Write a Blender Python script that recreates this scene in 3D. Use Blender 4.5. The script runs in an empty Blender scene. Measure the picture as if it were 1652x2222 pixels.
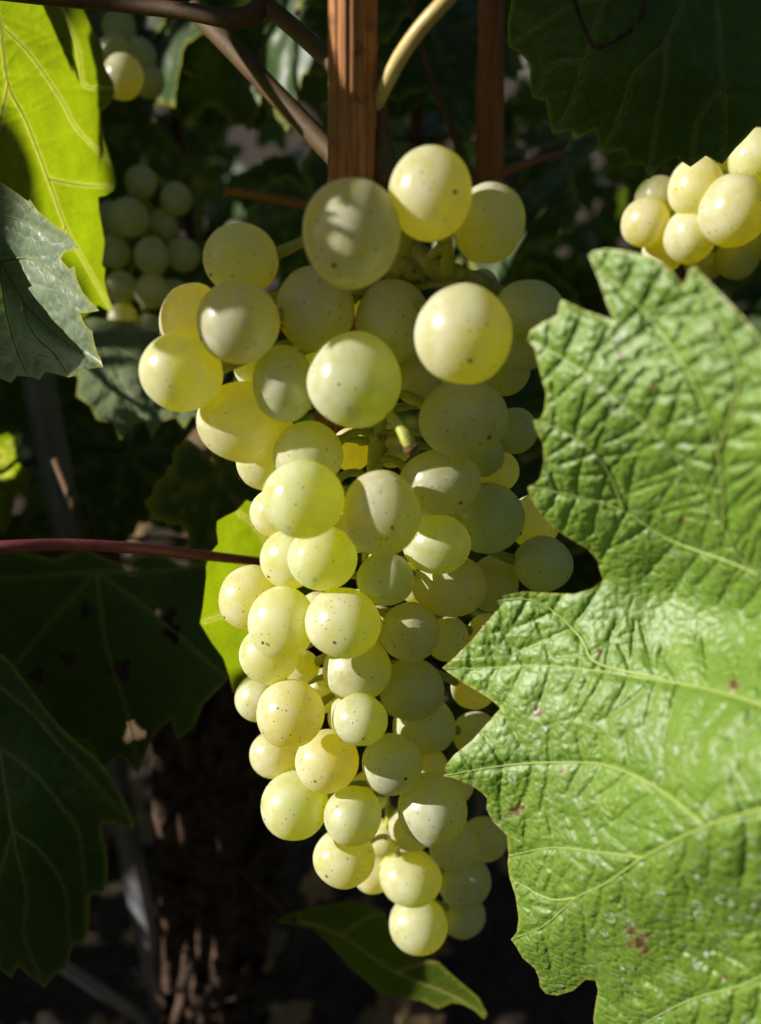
import bpy, bmesh, math, random
import numpy as np
from mathutils import Vector, Matrix, Quaternion
from mathutils.bvhtree import BVHTree
from mathutils.geometry import delaunay_2d_cdt

random.seed(7)
RNG = np.random.default_rng(7)
SC = bpy.context.scene
COL = SC.collection

# ------------------------------------------------------------------ camera
PITCH = math.radians(28.5)
FPX = 1800.0                       # focal length in picture units (picture is 1652 x 2222 units)
CX, CY = 826.0, 1111.0
CAM = np.array([0.0, 0.0, 1.05])
AX = np.array([1.0, 0.0, 0.0])
AU = np.array([0.0, math.sin(PITCH), math.cos(PITCH)])
AD = np.array([0.0, math.cos(PITCH), -math.sin(PITCH)])
cd = bpy.data.cameras.new('camera')
cam = bpy.data.objects.new('camera', cd)
COL.objects.link(cam)
cam.location = CAM
cam.rotation_euler = (math.radians(90) - PITCH, 0, 0)
cd.sensor_fit = 'HORIZONTAL'
cd.sensor_width = 36.0
cd.lens = FPX / 1652.0 * 36.0
cd.clip_start = 0.005
cd.clip_end = 500.0
cd.dof.use_dof = True
cd.dof.focus_distance = 0.188
cd.dof.aperture_fstop = cd.lens / 2.6
SC.camera = cam

# ------------------------------------------------------------------ sky, sun, exposure
LC = np.array([-0.885, 0.35, 0.30]); LC /= np.linalg.norm(LC)     # to the sun, camera axes (right, up, back)
SUN = LC[0] * AX + LC[1] * AU - LC[2] * AD
SUN /= np.linalg.norm(SUN)
ELEV = math.asin(SUN[2])
AZ = math.atan2(SUN[0], SUN[1])
w = bpy.data.worlds.new('World'); SC.world = w; w.use_nodes = True
nt = w.node_tree
bg = nt.nodes['Background']
sky = nt.nodes.new('ShaderNodeTexSky')
sky.sky_type = 'NISHITA'; sky.sun_disc = False
sky.sun_elevation = ELEV; sky.sun_rotation = AZ
nt.links.new(sky.outputs[0], bg.inputs[0])
bg.inputs[1].default_value = 0.05
sd = bpy.data.lights.new('sun', 'SUN'); sd.energy = 5.0; sd.angle = math.radians(0.5); sd.color = (1.0, 0.95, 0.86)
sun = bpy.data.objects.new('sun', sd); COL.objects.link(sun)
sun.rotation_euler = Vector(SUN).to_track_quat('Z', 'Y').to_euler()
sun.location = (-2, -0.6, 3)
SC.view_settings.view_transform = 'Standard'
SC.view_settings.look = 'None'
SC.view_settings.gamma = 1.0
SC.view_settings.use_curve_mapping = False
SC.view_settings.exposure = 0.42
SC.cycles.max_bounces = 7
SC.cycles.diffuse_bounces = 4
SC.cycles.glossy_bounces = 2
SC.cycles.transmission_bounces = 5
SC.cycles.transparent_max_bounces = 4
SC.cycles.caustics_reflective = False
SC.cycles.caustics_refractive = False
SC.cycles.use_adaptive_sampling = True
SC.cycles.adaptive_threshold = 0.02

# ------------------------------------------------------------------ helpers
def P(px, py, z):
    px = np.asarray(px, float); py = np.asarray(py, float); z = np.asarray(z, float)
    xc = (px - CX) / FPX * z; yc = -(py - CY) / FPX * z
    return CAM + xc[..., None] * AX + yc[..., None] * AU + z[..., None] * AD

def project(p):
    q = np.asarray(p, float) - CAM
    z = q @ AD
    return CX + (q @ AX) / z * FPX, CY - (q @ AU) / z * FPX, z

TANP = math.tan(PITCH)
def zplumb(py, c):                      # depth of an upright line in the world
    return c / (1.0 - TANP * (np.asarray(py, float) - CY) / FPX)

def link(name, mesh, mat=None, parent=None, smooth=True):
    o = bpy.data.objects.new(name, mesh)
    COL.objects.link(o)
    if mat is not None and not mesh.materials:
        mesh.materials.append(mat)
    if smooth:
        mesh.polygons.foreach_set('use_smooth', [True] * len(mesh.polygons))
    if parent is not None:
        o.parent = parent
    return o

def empty(name, loc):
    o = bpy.data.objects.new(name, None); COL.objects.link(o)
    o.empty_display_size = 0.01
    o.location = loc
    return o

def tag(o, label=None, cat=None, group=None, kind=None):
    if label: o['label'] = label
    if cat: o['category'] = cat
    if group: o['group'] = group
    if kind: o['kind'] = kind
    return o

def mesh_from(name, verts, faces):
    m = bpy.data.meshes.new(name)
    m.from_pydata([tuple(map(float, v)) for v in verts], [], [tuple(map(int, f)) for f in faces])
    m.update()
    return m

def spline(pts, n):
    """Catmull-Rom through points (any dimension), n samples"""
    p = np.asarray(pts, float)
    if len(p) == 2:
        t = np.linspace(0, 1, n)[:, None]
        return p[0] * (1 - t) + p[1] * t
    q = np.vstack([2 * p[0] - p[1], p, 2 * p[-1] - p[-2]])
    seg = len(p) - 1
    out = []
    for u in np.linspace(0, seg - 1e-9, n):
        i = int(u); t = u - i
        a, b, c, d = q[i], q[i + 1], q[i + 2], q[i + 3]
        out.append(0.5 * ((2 * b) + (-a + c) * t + (2 * a - 5 * b + 4 * c - d) * t * t + (-a + 3 * b - 3 * c + d) * t ** 3))
    return np.array(out)

def tube_data(path, radii, sides=10, bumps=None, flat=1.0, flatdir=None):
    """verts, faces of a tapered tube. bumps(u, ang)->radius factor"""
    path = np.asarray(path, float); n = len(path)
    radii = np.broadcast_to(np.asarray(radii, float), (n,)) if np.ndim(radii) == 0 or len(np.atleast_1d(radii)) == n else np.interp(np.linspace(0, 1, n), np.linspace(0, 1, len(radii)), radii)
    tan = np.gradient(path, axis=0); tan /= (np.linalg.norm(tan, axis=1)[:, None] + 1e-12)
    ref = np.array([0.3, 0.9, 0.25]) if flatdir is None else np.asarray(flatdir, float)
    V = []
    for i in range(n):
        s = np.cross(tan[i], ref); s /= np.linalg.norm(s) + 1e-12
        u = np.cross(s, tan[i])
        for k in range(sides):
            a = 2 * math.pi * k / sides
            r = radii[i] * (bumps(i / (n - 1), a) if bumps else 1.0)
            V.append(path[i] + s * math.cos(a) * r + u * math.sin(a) * r * flat)
    F = []
    for i in range(n - 1):
        for k in range(sides):
            k2 = (k + 1) % sides
            F.append((i * sides + k, i * sides + k2, (i + 1) * sides + k2, (i + 1) * sides + k))
    V.append(path[0]); V.append(path[-1])
    c0, c1 = len(V) - 2, len(V) - 1
    for k in range(sides):
        k2 = (k + 1) % sides
        F.append((c0, k2, k)); F.append((c1, (n - 1) * sides + k, (n - 1) * sides + k2))
    return V, F

def tube(name, path, radii, mat, parent=None, sides=10, bumps=None, flat=1.0, flatdir=None):
    V, F = tube_data(path, radii, sides, bumps, flat, flatdir)
    return link(name, mesh_from(name, V, F), mat, parent)

def vnoise(x, y, seed=0):
    """smooth value noise in 2-D, about -1..1"""
    x = np.asarray(x, float); y = np.asarray(y, float)
    xi = np.floor(x).astype(int); yi = np.floor(y).astype(int)
    fx = x - xi; fy = y - yi
    fx = fx * fx * (3 - 2 * fx); fy = fy * fy * (3 - 2 * fy)
    def h(a, b):
        n = (a * 374761393 + b * 668265263 + seed * 974634777) & 0x7fffffff
        n = ((n ^ (n >> 13)) * 1274126177) & 0x7fffffff
        return ((n ^ (n >> 16)) & 0xffff) / 32767.5 - 1
    return (h(xi, yi) * (1 - fx) + h(xi + 1, yi) * fx) * (1 - fy) + (h(xi, yi + 1) * (1 - fx) + h(xi + 1, yi + 1) * fx) * fy

def tps(ctrl):
    """thin-plate surface through (x, y, value) points"""
    c = np.asarray(ctrl, float); s = 500.0
    X = c[:, :2] / s; n = len(c)
    def K(a, b):
        d2 = ((a[:, None, :] - b[None, :, :]) ** 2).sum(-1)
        return 0.5 * d2 * np.log(d2 + 1e-12)
    A = np.zeros((n + 3, n + 3))
    A[:n, :n] = K(X, X) + np.eye(n) * 1e-4
    A[:n, n] = 1; A[:n, n + 1:] = X
    A[n, :n] = 1; A[n + 1:, :n] = X.T
    sol = np.linalg.solve(A, np.concatenate([c[:, 2], [0, 0, 0]]))
    def f(x, y):
        q = np.stack([np.ravel(x), np.ravel(y)], 1) / s
        v = K(q, X) @ sol[:n] + sol[n] + q @ sol[n + 1:]
        return v.reshape(np.shape(x))
    return f

def seg_dist(pts, polys):
    """distance of 2-D points to a list of polylines"""
    d = np.full(len(pts), 1e9)
    for pl in polys:
        a = np.asarray(pl[:-1], float); b = np.asarray(pl[1:], float)
        for p, q in zip(a, b):
            v = q - p; L = v @ v + 1e-12
            t = np.clip(((pts - p) @ v) / L, 0, 1)
            e = pts - p - t[:, None] * v
            d = np.minimum(d, np.sqrt((e * e).sum(1)))
    return d

def inside(pts, poly):
    poly = np.asarray(poly, float); x, y = pts[:, 0], pts[:, 1]
    r = np.zeros(len(pts), bool); j = len(poly) - 1
    for i in range(len(poly)):
        xi, yi = poly[i]; xj, yj = poly[j]
        if yi != yj:
            c = ((yi > y) != (yj > y)) & (x < (xj - xi) * (y - yi) / (yj - yi) + xi)
            r ^= c
        j = i
    return r

def resample_closed(poly, step):
    poly = np.asarray(poly, float); out = []
    for i in range(len(poly)):
        a = poly[i]; b = poly[(i + 1) % len(poly)]
        n = max(1, int(round(np.linalg.norm(b - a) / step)))
        for k in range(n):
            out.append(a + (b - a) * k / n)
    return np.array(out)

def fill(poly, step, holes=()):
    """triangulated filling of an outline: points, triangles, number of rim points"""
    rim = resample_closed(poly, step)
    lo, hi = rim.min(0), rim.max(0)
    gx = np.arange(lo[0], hi[0], step); gy = np.arange(lo[1], hi[1], step * 0.866)
    g = np.array([(x + (0.5 * step if j % 2 else 0), y) for j, y in enumerate(gy) for x in gx])
    g += RNG.uniform(-0.22, 0.22, g.shape) * step
    g = g[inside(g, rim)]
    keep = np.ones(len(g), bool)
    for i in range(0, len(rim), 64):
        d = ((g[:, None, :] - rim[None, i:i + 64, :]) ** 2).sum(-1).min(1)
        keep &= d > (0.62 * step) ** 2
    g = g[keep]
    pts = np.vstack([rim, g]); n = len(rim)
    r = delaunay_2d_cdt([Vector(p) for p in pts], [(i, (i + 1) % n) for i in range(n)], [], 1, 1e-7)
    V = np.array([tuple(v) for v in r[0]])
    T = np.array([f for f in r[2] if len(f) == 3])
    if len(holes):
        c = V[T].mean(1)
        ok = np.ones(len(T), bool)
        for hx, hy, hr in holes:
            dx, dy = c[:, 0] - hx, c[:, 1] - hy
            rr = hr * (1 + 0.3 * np.sin(3 * np.arctan2(dy, dx) + hx))
            ok &= dx * dx + dy * dy > rr * rr
        T = T[ok]
    # turn the triangles one way round
    a, b, c = V[T[:, 0]], V[T[:, 1]], V[T[:, 2]]
    ar = (b[:, 0] - a[:, 0]) * (c[:, 1] - a[:, 1]) - (b[:, 1] - a[:, 1]) * (c[:, 0] - a[:, 0])
    T[ar < 0] = T[ar < 0][:, ::-1]
    return V, T, rim

def worley(x, y, cell, seed):
    """F1 and F2-F1 of jittered-grid cells"""
    gx = x / cell; gy = y / cell
    ix = np.floor(gx).astype(int); iy = np.floor(gy).astype(int)
    f1 = np.full(x.shape, 9.0); f2 = np.full(x.shape, 9.0)
    for a in (-1, 0, 1):
        for b in (-1, 0, 1):
            cx, cy = ix + a, iy + b
            jx = vnoise(cx * 1.0, cy * 1.0, seed) * 0.42 + 0.5
            jy = vnoise(cx * 1.0, cy * 1.0, seed + 9) * 0.42 + 0.5
            d = np.hypot(cx + jx - gx, cy + jy - gy)
            n1 = np.minimum(f1, d); f2 = np.where(d < f1, f1, np.minimum(f2, d)); f1 = n1
    return f1, f2 - f1

# ------------------------------------------------------------------ materials
def new_mat(name):
    m = bpy.data.materials.new(name); m.use_nodes = True
    t = m.node_tree
    for n in list(t.nodes): t.nodes.remove(n)
    out = t.nodes.new('ShaderNodeOutputMaterial')
    return m, t, out

class N:
    """small node helper"""
    def __init__(s, t): s.t = t
    def n(s, kind, **kw):
        o = s.t.nodes.new(kind)
        for k, v in kw.items():
            if k.startswith('_'): setattr(o, k[1:], v)
        for k, v in kw.items():
            if not k.startswith('_'): s.set(o.inputs[k.replace('__', ' ')], v)
        return o
    def set(s, inp, v):
        if hasattr(v, 'links') or isinstance(v, bpy.types.NodeSocket): s.t.links.new(v, inp)
        else: inp.default_value = v
    def math(s, op, a, b=None, c=None):
        o = s.t.nodes.new('ShaderNodeMath'); o.operation = op
        s.set(o.inputs[0], a)
        if b is not None: s.set(o.inputs[1], b)
        if c is not None: s.set(o.inputs[2], c)
        return o.outputs[0]
    def ramp(s, fac, stops, interp='LINEAR'):
        o = s.t.nodes.new('ShaderNodeValToRGB'); o.color_ramp.interpolation = interp
        while len(o.color_ramp.elements) < len(stops): o.color_ramp.elements.new(0.5)
        for e, (p, c) in zip(o.color_ramp.elements, stops):
            e.position = p; e.color = c if len(c) == 4 else (*c, 1)
        s.set(o.inputs[0], fac)
        return o.outputs[0]
    def mix(s, fac, a, b, blend='MIX'):
        o = s.t.nodes.new('ShaderNodeMix'); o.data_type = 'RGBA'; o.blend_type = blend
        s.set(o.inputs[0], fac)
        s.set(o.inputs[6], a if not isinstance(a, tuple) else (*a[:3], 1))
        s.set(o.inputs[7], b if not isinstance(b, tuple) else (*b[:3], 1))
        return o.outputs[2]
    def noise(s, vec, scale, detail=2.0, rough=0.5, w=None):
        o = s.t.nodes.new('ShaderNodeTexNoise')
        if w is not None:
            o.noise_dimensions = '4D'; s.set(o.inputs['W'], w)
        s.set(o.inputs['Vector'], vec); o.inputs['Scale'].default_value = scale
        o.inputs['Detail'].default_value = detail; o.inputs['Roughness'].default_value = rough
        return o.outputs[0]
    def voro(s, vec, scale, feature='F1', w=None, rand=1.0):
        o = s.t.nodes.new('ShaderNodeTexVoronoi'); o.feature = feature
        if w is not None:
            o.voronoi_dimensions = '4D'; s.set(o.inputs['W'], w)
        s.set(o.inputs['Vector'], vec); o.inputs['Scale'].default_value = scale
        o.inputs['Randomness'].default_value = rand
        return o
    def bump(s, h, strength, dist, normal=None):
        o = s.t.nodes.new('ShaderNodeBump'); s.set(o.inputs['Height'], h)
        o.inputs['Strength'].default_value = strength; o.inputs['Distance'].default_value = dist
        if normal is not None: s.set(o.inputs['Normal'], normal)
        return o.outputs[0]

def grape_material(name, col_a, col_b, bloom=0.2):
    m, t, out = new_mat(name); g = N(t)
    tc = g.n('ShaderNodeTexCoord'); vec = tc.outputs['Object']
    oi = g.n('ShaderNodeObjectInfo'); rnd = oi.outputs['Random']
    W = g.math('MULTIPLY', rnd, 40.0)
    n1 = g.noise(vec, 1.3, 3, 0.55, W)
    base = g.mix(g.ramp(n1, [(0.35, (0, 0, 0)), (0.68, (1, 1, 1))]), col_a, col_b)
    # each berry a little riper or greener than the next
    ripe = g.ramp(rnd, [(0.0, (0.95, 1.0, 0.98)), (0.5, (1, 1, 1)), (1.0, (1.02, 0.97, 0.88))])
    base = g.mix(1.0, base, ripe, 'MULTIPLY')
    ofs = g.n('ShaderNodeCombineXYZ', X=W, Y=g.math('MULTIPLY', rnd, 91.0), Z=g.math('MULTIPLY', rnd, 17.0)).outputs[0]
    vo = g.n('ShaderNodeVectorMath', _operation='ADD'); t.links.new(vec, vo.inputs[0]); t.links.new(ofs, vo.inputs[1]); vo = vo.outputs[0]
    # brown lenticels
    v = g.voro(vo, 8.5, 'F1')
    rc_ = g.n('ShaderNodeSeparateColor', Color=v.outputs['Color']).outputs[0]
    sizes = g.math('MULTIPLY_ADD', g.math('POWER', rc_, 5.0), 0.25, 0.028)
    dot = g.math('SUBTRACT', sizes, v.outputs['Distance'])
    dot = g.ramp(g.math('MULTIPLY_ADD', dot, 12.0, 0.5), [(0.4, (0, 0, 0)), (0.9, (1, 1, 1))])
    halo = g.ramp(g.math('MULTIPLY_ADD', g.math('SUBTRACT', g.math('MULTIPLY', sizes, 1.9), v.outputs['Distance']), 5.0, 0.5), [(0.4, (0, 0, 0)), (1.0, (1, 1, 1))])
    base = g.mix(g.math('MULTIPLY', halo, 0.22), base, (0.42, 0.34, 0.08))
    base = g.mix(g.math('MULTIPLY', dot, 0.8), base, (0.15, 0.08, 0.02))
    # russet scuffs
    sc = g.noise(vec, 5.0, 6, 0.7, W)
    scm = g.ramp(g.math('MULTIPLY', sc, g.noise(vec, 1.7, 2, 0.5, g.math('ADD', W, 3.0))), [(0.36, (0, 0, 0)), (0.42, (1, 1, 1))])
    base = g.mix(g.math('MULTIPLY', scm, 0.35), base, (0.42, 0.36, 0.12))
    rough = g.math('MULTIPLY_ADD', g.noise(vec, 3.0, 4, 0.6, W), 0.28, 0.26)
    hb = g.noise(vec, 26.0, 4, 0.6)
    nrm = g.bump(hb, 0.10, 0.0006)
    pb = g.n('ShaderNodeBsdfPrincipled', Base__Color=base, Roughness=rough, Normal=nrm)
    pb.inputs['IOR'].default_value = 1.42
    pb.inputs['Specular IOR Level'].default_value = 1.0
    # waxy bloom
    bl = g.ramp(g.noise(vec, 1.9, 6, 0.7, g.math('ADD', W, 11.0)), [(0.32, (0.3, 0.3, 0.3)), (0.62, (1, 1, 1))])
    bl = g.math('MULTIPLY', bl, bloom)
    # dried water rings and drops left white
    v2 = g.voro(vo, 4.3, 'F1')
    ring = g.math('ABSOLUTE', g.math('SUBTRACT', v2.outputs['Distance'], 0.13))
    ring = g.ramp(ring, [(0.02, (1, 1, 1)), (0.05, (0, 0, 0))])
    pick = g.math('GREATER_THAN', g.n('ShaderNodeSeparateColor', Color=v2.outputs['Color']).outputs[1], 0.66)
    bl = g.math('ADD', bl, g.math('MULTIPLY', g.math('MULTIPLY', ring, pick), 0.28))
    v3 = g.voro(vo, 11.0, 'F1')
    fleck = g.math('MULTIPLY', g.ramp(g.math('ADD', v3.outputs['Distance'], g.math('MULTIPLY', g.noise(vo, 30.0, 2, 0.6), 0.18)), [(0.17, (1, 1, 1)), (0.23, (0, 0, 0))]), g.math('GREATER_THAN', g.n('ShaderNodeSeparateColor', Color=v3.outputs['Color']).outputs[2], 0.72))
    scr = g.ramp(g.math('ABSOLUTE', g.math('SUBTRACT', g.noise(vo, 2.6, 3, 0.55), 0.5)), [(0.003, (1, 1, 1)), (0.009, (0, 0, 0))])
    scr = g.math('MULTIPLY', scr, g.ramp(g.noise(vo, 4.0, 2, 0.5), [(0.56, (0, 0, 0)), (0.62, (1, 1, 1))]))
    bl = g.math('ADD', bl, g.math('MULTIPLY', g.math('MAXIMUM', fleck, g.math('MULTIPLY', scr, 0.7)), 0.4))
    bl = g.math('MULTIPLY', bl, g.math('SUBTRACT', 1.0, dot))
    df = g.n('ShaderNodeBsdfDiffuse', Color=(0.86, 0.87, 0.84, 1), Normal=nrm)
    # juicy flesh: light that enters on one side glows out on the other
    tcol = g.mix(g.math('MULTIPLY', dot, 0.68), g.ramp(rnd, [(0.0, (0.89, 0.91, 0.028)), (0.6, (0.94, 0.91, 0.024)), (1.0, (0.97, 0.88, 0.02))]), (0.12, 0.06, 0.01))
    tr = g.n('ShaderNodeBsdfTranslucent', Color=tcol)
    fl = g.n('ShaderNodeMixShader', Fac=0.80)
    t.links.new(pb.outputs[0], fl.inputs[1]); t.links.new(tr.outputs[0], fl.inputs[2])
    mx = g.n('ShaderNodeMixShader', Fac=bl)
    t.links.new(fl.outputs[0], mx.inputs[1]);
    gl = g.n('ShaderNodeBsdfGlossy', Color=g.mix(g.noise(vec, 7.0, 5, 0.7), (0.015, 0.015, 0.015), (0.034, 0.034, 0.033)), Roughness=0.2, Normal=nrm)
    ad = g.n('ShaderNodeAddShader'); t.links.new(gl.outputs[0], ad.inputs[1]); t.links.new(df.outputs[0], mx.inputs[2])
    t.links.new(mx.outputs[0], ad.inputs[0]); t.links.new(ad.outputs[0], out.inputs[0])
    return m

def leaf_material(name, top, top2, under, trans, rough=0.38, spec=0.5, cell=420.0, bump=0.6, tfac=0.38, residue=0.0, veincol=(0.30, 0.36, 0.10), veins_attr=True, spots=0.0, plain=False, coat=0.0):
    m, t, out = new_mat(name); g = N(t)
    tc = g.n('ShaderNodeTexCoord'); vec = tc.outputs['Object']
    oi = g.n('ShaderNodeObjectInfo'); rnd = oi.outputs['Random']
    n1 = g.noise(vec, 70.0, 5, 0.6, rnd)
    col = g.mix(g.ramp(n1, [(0.35, (0, 0, 0)), (0.68, (1, 1, 1))]), top, top2)
    col = g.mix(1.0, col, g.ramp(rnd, [(0, (0.8, 0.85, 0.9)), (1, (1.2, 1.1, 0.9))]), 'MULTIPLY')
    vd = g.voro(vec, cell, 'DISTANCE_TO_EDGE')
    edge = g.ramp(vd.outputs['Distance'], [(0.0, (1, 1, 1)), (0.12, (0, 0, 0))])
    col = g.mix(g.math('MULTIPLY', edge, 0.22), col, veincol)
    tcol = g.mix(g.math('MULTIPLY', edge, 0.3), trans, tuple(min(1, c * 1.35) for c in trans))
    tcol = g.mix(1.0, tcol, g.ramp(n1, [(0.3, (0.75, 0.75, 0.75)), (0.7, (1.1, 1.1, 1.1))]), 'MULTIPLY')
    rgh = g.math('MULTIPLY_ADD', g.noise(vec, 260.0, 3, 0.6), 0.35, rough - 0.16)
    if veins_attr:
        va = g.n('ShaderNodeAttribute', _attribute_name='vein').outputs['Fac']
        ea = g.n('ShaderNodeAttribute', _attribute_name='rim').outputs['Fac']
        col = g.mix(g.math('MULTIPLY', va, 0.75), col, veincol)
        col = g.mix(g.math('MULTIPLY', ea, 0.7), col, (0.42, 0.42, 0.05))
        ma = g.n('ShaderNodeAttribute', _attribute_name='mark').outputs['Fac']
        col = g.mix(g.ramp(ma, [(0.05, (0, 0, 0)), (0.35, (0.85, 0.85, 0.85))]), col, g.ramp(ma, [(0.3, (0.30, 0.15, 0.06)), (0.9, (0.07, 0.022, 0.012))]))
        tcol = g.mix(g.math('MULTIPLY', va, 0.8), tcol, (0.90, 0.90, 0.16))
    if spots > 0:
        vs = g.voro(vec, 85.0, 'F1')
        sel = g.math('GREATER_THAN', g.n('ShaderNodeSeparateColor', Color=vs.outputs['Color']).outputs[0], 1.0 - spots)
        sp = g.math('MULTIPLY', g.ramp(g.math('ADD', vs.outputs['Distance'], g.math('MULTIPLY', n1, 0.12)), [(0.12, (1, 1, 1)), (0.17, (0, 0, 0))]), sel)
        spc = g.ramp(vs.outputs['Distance'], [(0.04, (0.03, 0.012, 0.006)), (0.1, (0.3, 0.13, 0.05))])
        col = g.mix(sp, col, spc)
        tcol = g.mix(sp, tcol, (0.1, 0.04, 0.01))
    if residue > 0:
        # chalky spray residue: dried drops and smears
        vr = g.voro(g.n('ShaderNodeVectorMath', _operation='ADD').outputs[0], 300.0, 'F1')
        add = vr.inputs['Vector'].links[0].from_node
        t.links.new(vec, add.inputs[0])
        nz = g.n('ShaderNodeTexNoise', Scale=180.0, Detail=3.0); t.links.new(vec, nz.inputs['Vector'])
        sv = g.n('ShaderNodeVectorMath', _operation='SCALE'); t.links.new(nz.outputs['Color'], sv.inputs[0]); sv.inputs['Scale'].default_value = 0.0035
        t.links.new(sv.outputs[0], add.inputs[1])
        ring = g.ramp(g.math('ABSOLUTE', g.math('SUBTRACT', vr.outputs['Distance'], 0.26)), [(0.02, (1, 1, 1)), (0.08, (0, 0, 0))])
        sel = g.math('GREATER_THAN', g.n('ShaderNodeSeparateColor', Color=vr.outputs['Color']).outputs[1], 0.8)
        patch = g.ramp(g.noise(vec, 34.0, 4, 0.6), [(0.46, (0, 0, 0)), (0.6, (1, 1, 1))])
        rs = g.math('MULTIPLY', g.math('MULTIPLY', g.math('MULTIPLY', ring, sel), patch), g.ramp(g.noise(vec, 900.0, 2, 0.6), [(0.42, (0, 0, 0)), (0.55, (1, 1, 1))]))
        film = g.ramp(g.noise(vec, 420.0, 5, 0.75), [(0.56, (0, 0, 0)), (0.68, (1, 1, 1))])
        rs = g.math('MAXIMUM', rs, g.math('MULTIPLY', g.math('MULTIPLY', film, patch), 0.6))
        col = g.mix(g.math('MULTIPLY', rs, residue), col, (0.66, 0.72, 0.66))
        tcol = g.mix(g.math('MULTIPLY', rs, residue * 0.6), tcol, (0.2, 0.25, 0.1))
        rgh = g.math('ADD', rgh, g.math('MULTIPLY', rs, 0.2))
    geo = g.n('ShaderNodeNewGeometry')
    colf = g.mix(geo.outputs['Backfacing'], col, g.mix(0.5, under, col))
    hgt = g.math('ADD', g.ramp(vd.outputs['Distance'], [(0.0, (0, 0, 0)), (0.3, (1, 1, 1))]), g.math('MULTIPLY', g.noise(vec, 1500.0, 3, 0.6), 0.35))
    pb = g.n('ShaderNodeBsdfPrincipled', Base__Color=colf, Roughness=rgh)
    if not plain:
        nrm = g.bump(hgt, bump, 0.00035); t.links.new(nrm, pb.inputs['Normal'])
    pb.inputs['Coat Weight'].default_value = coat; pb.inputs['Coat Roughness'].default_value = 0.48
    pb.inputs['Specular IOR Level'].default_value = spec
    tr = g.n('ShaderNodeBsdfTranslucent', Color=tcol)
    mx = g.n('ShaderNodeMixShader', Fac=tfac)
    t.links.new(pb.outputs[0], mx.inputs[1]); t.links.new(tr.outputs[0], mx.inputs[2])
    t.links.new(mx.outputs[0], out.inputs[0])
    return m

def stem_material(name, c1, c2, patch=(0.05, 0.02, 0.01), patch_amt=0.5, scale=250.0, rough=0.5, streak=False, sss=0.0):
    m, t, out = new_mat(name); g = N(t)
    vec = g.n('ShaderNodeTexCoord').outputs['Object']
    if streak:
        mp = g.n('ShaderNodeMapping'); t.links.new(vec, mp.inputs[0]); mp.inputs['Scale'].default_value = (1, 1, 0.03)
        vv = mp.outputs[0]
    else:
        vv = vec
    n1 = g.noise(vv, scale * (5 if streak else 1), 5, 0.65)
    col = g.mix(g.ramp(n1, [(0.36, (0, 0, 0)), (0.64, (1, 1, 1))]), c1, c2)
    n2 = g.noise(vec, scale * 0.8, 5, 0.7)
    col = g.mix(g.math('MULTIPLY', g.ramp(n2, [(0.56, (0, 0, 0)), (0.64, (1, 1, 1))]), patch_amt), col, patch)
    nrm = g.bump(n1, 0.5, 0.0004)
    pb = g.n('ShaderNodeBsdfPrincipled', Base__Color=col, Roughness=rough, Normal=nrm)
    if sss:
        pb.inputs['Subsurface Weight'].default_value = sss
        pb.inputs['Subsurface Radius'].default_value = (1, 0.8, 0.2)
        pb.inputs['Subsurface Scale'].default_value = 0.0015
    t.links.new(pb.outputs[0], out.inputs[0])
    return m

def simple_material(name, c1, c2, scale, rough=0.6, metallic=0.0, bump=0.4, bdist=0.002, spec=0.5):
    m, t, out = new_mat(name); g = N(t)
    vec = g.n('ShaderNodeTexCoord').outputs['Object']
    n1 = g.noise(vec, scale, 6, 0.65)
    col = g.mix(g.ramp(n1, [(0.35, (0, 0, 0)), (0.65, (1, 1, 1))]), c1, c2)
    pb = g.n('ShaderNodeBsdfPrincipled', Base__Color=col, Roughness=rough, Metallic=metallic, Normal=g.bump(n1, bump, bdist))
    pb.inputs['Specular IOR Level'].default_value = spec
    t.links.new(pb.outputs[0], out.inputs[0])
    return m

M_GRAPE = grape_material('white_grape_skin', (0.90, 0.90, 0.07), (0.93, 0.84, 0.04), 0.43)
M_SCAR = simple_material('berry_scar', (0.12, 0.06, 0.02), (0.3, 0.17, 0.06), 900, 0.8)
M_STALK = stem_material('green_stalk', (0.42, 0.48, 0.08), (0.52, 0.50, 0.11), (0.05, 0.025, 0.012), 0.75, 260, 0.5, sss=0.4)
M_LIGNIFIED = stem_material('corky_stalk', (0.46, 0.46, 0.10), (0.32, 0.28, 0.07), (0.05, 0.025, 0.012), 0.8, 420, 0.65, sss=0.3)
M_CANE = stem_material('brown_cane_bark', (0.27, 0.085, 0.02), (0.52, 0.23, 0.065), (0.09, 0.03, 0.012), 0.6, 260, 0.55, streak=True)
M_REDCANE = stem_material('red_brown_cane_bark', (0.20, 0.065, 0.03), (0.28, 0.11, 0.045), (0.08, 0.03, 0.02), 0.4, 200, 0.55, streak=True)
M_PETIOLE_RED = stem_material('maroon_petiole_skin', (0.16, 0.03, 0.045), (0.22, 0.06, 0.06), (0.3, 0.16, 0.14), 0.2, 180, 0.42)
M_PETIOLE_PALE = stem_material('pale_petiole_skin', (0.55, 0.40, 0.13), (0.62, 0.52, 0.20), (0.45, 0.2, 0.06), 0.5, 120, 0.4, sss=0.3)
M_SHOOT = stem_material('shaded_olive_shoot_skin', (0.075, 0.058, 0.014), (0.12, 0.048, 0.016), (0.035, 0.02, 0.01), 0.6, 190, 0.7)  # olive-brown, darkened in the colour to stand for shade on the shoots
M_TENDRIL = stem_material('dry_tendril_skin', (0.05, 0.025, 0.015), (0.09, 0.045, 0.025), (0.02, 0.01, 0.01), 0.5, 500, 0.7)

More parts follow.
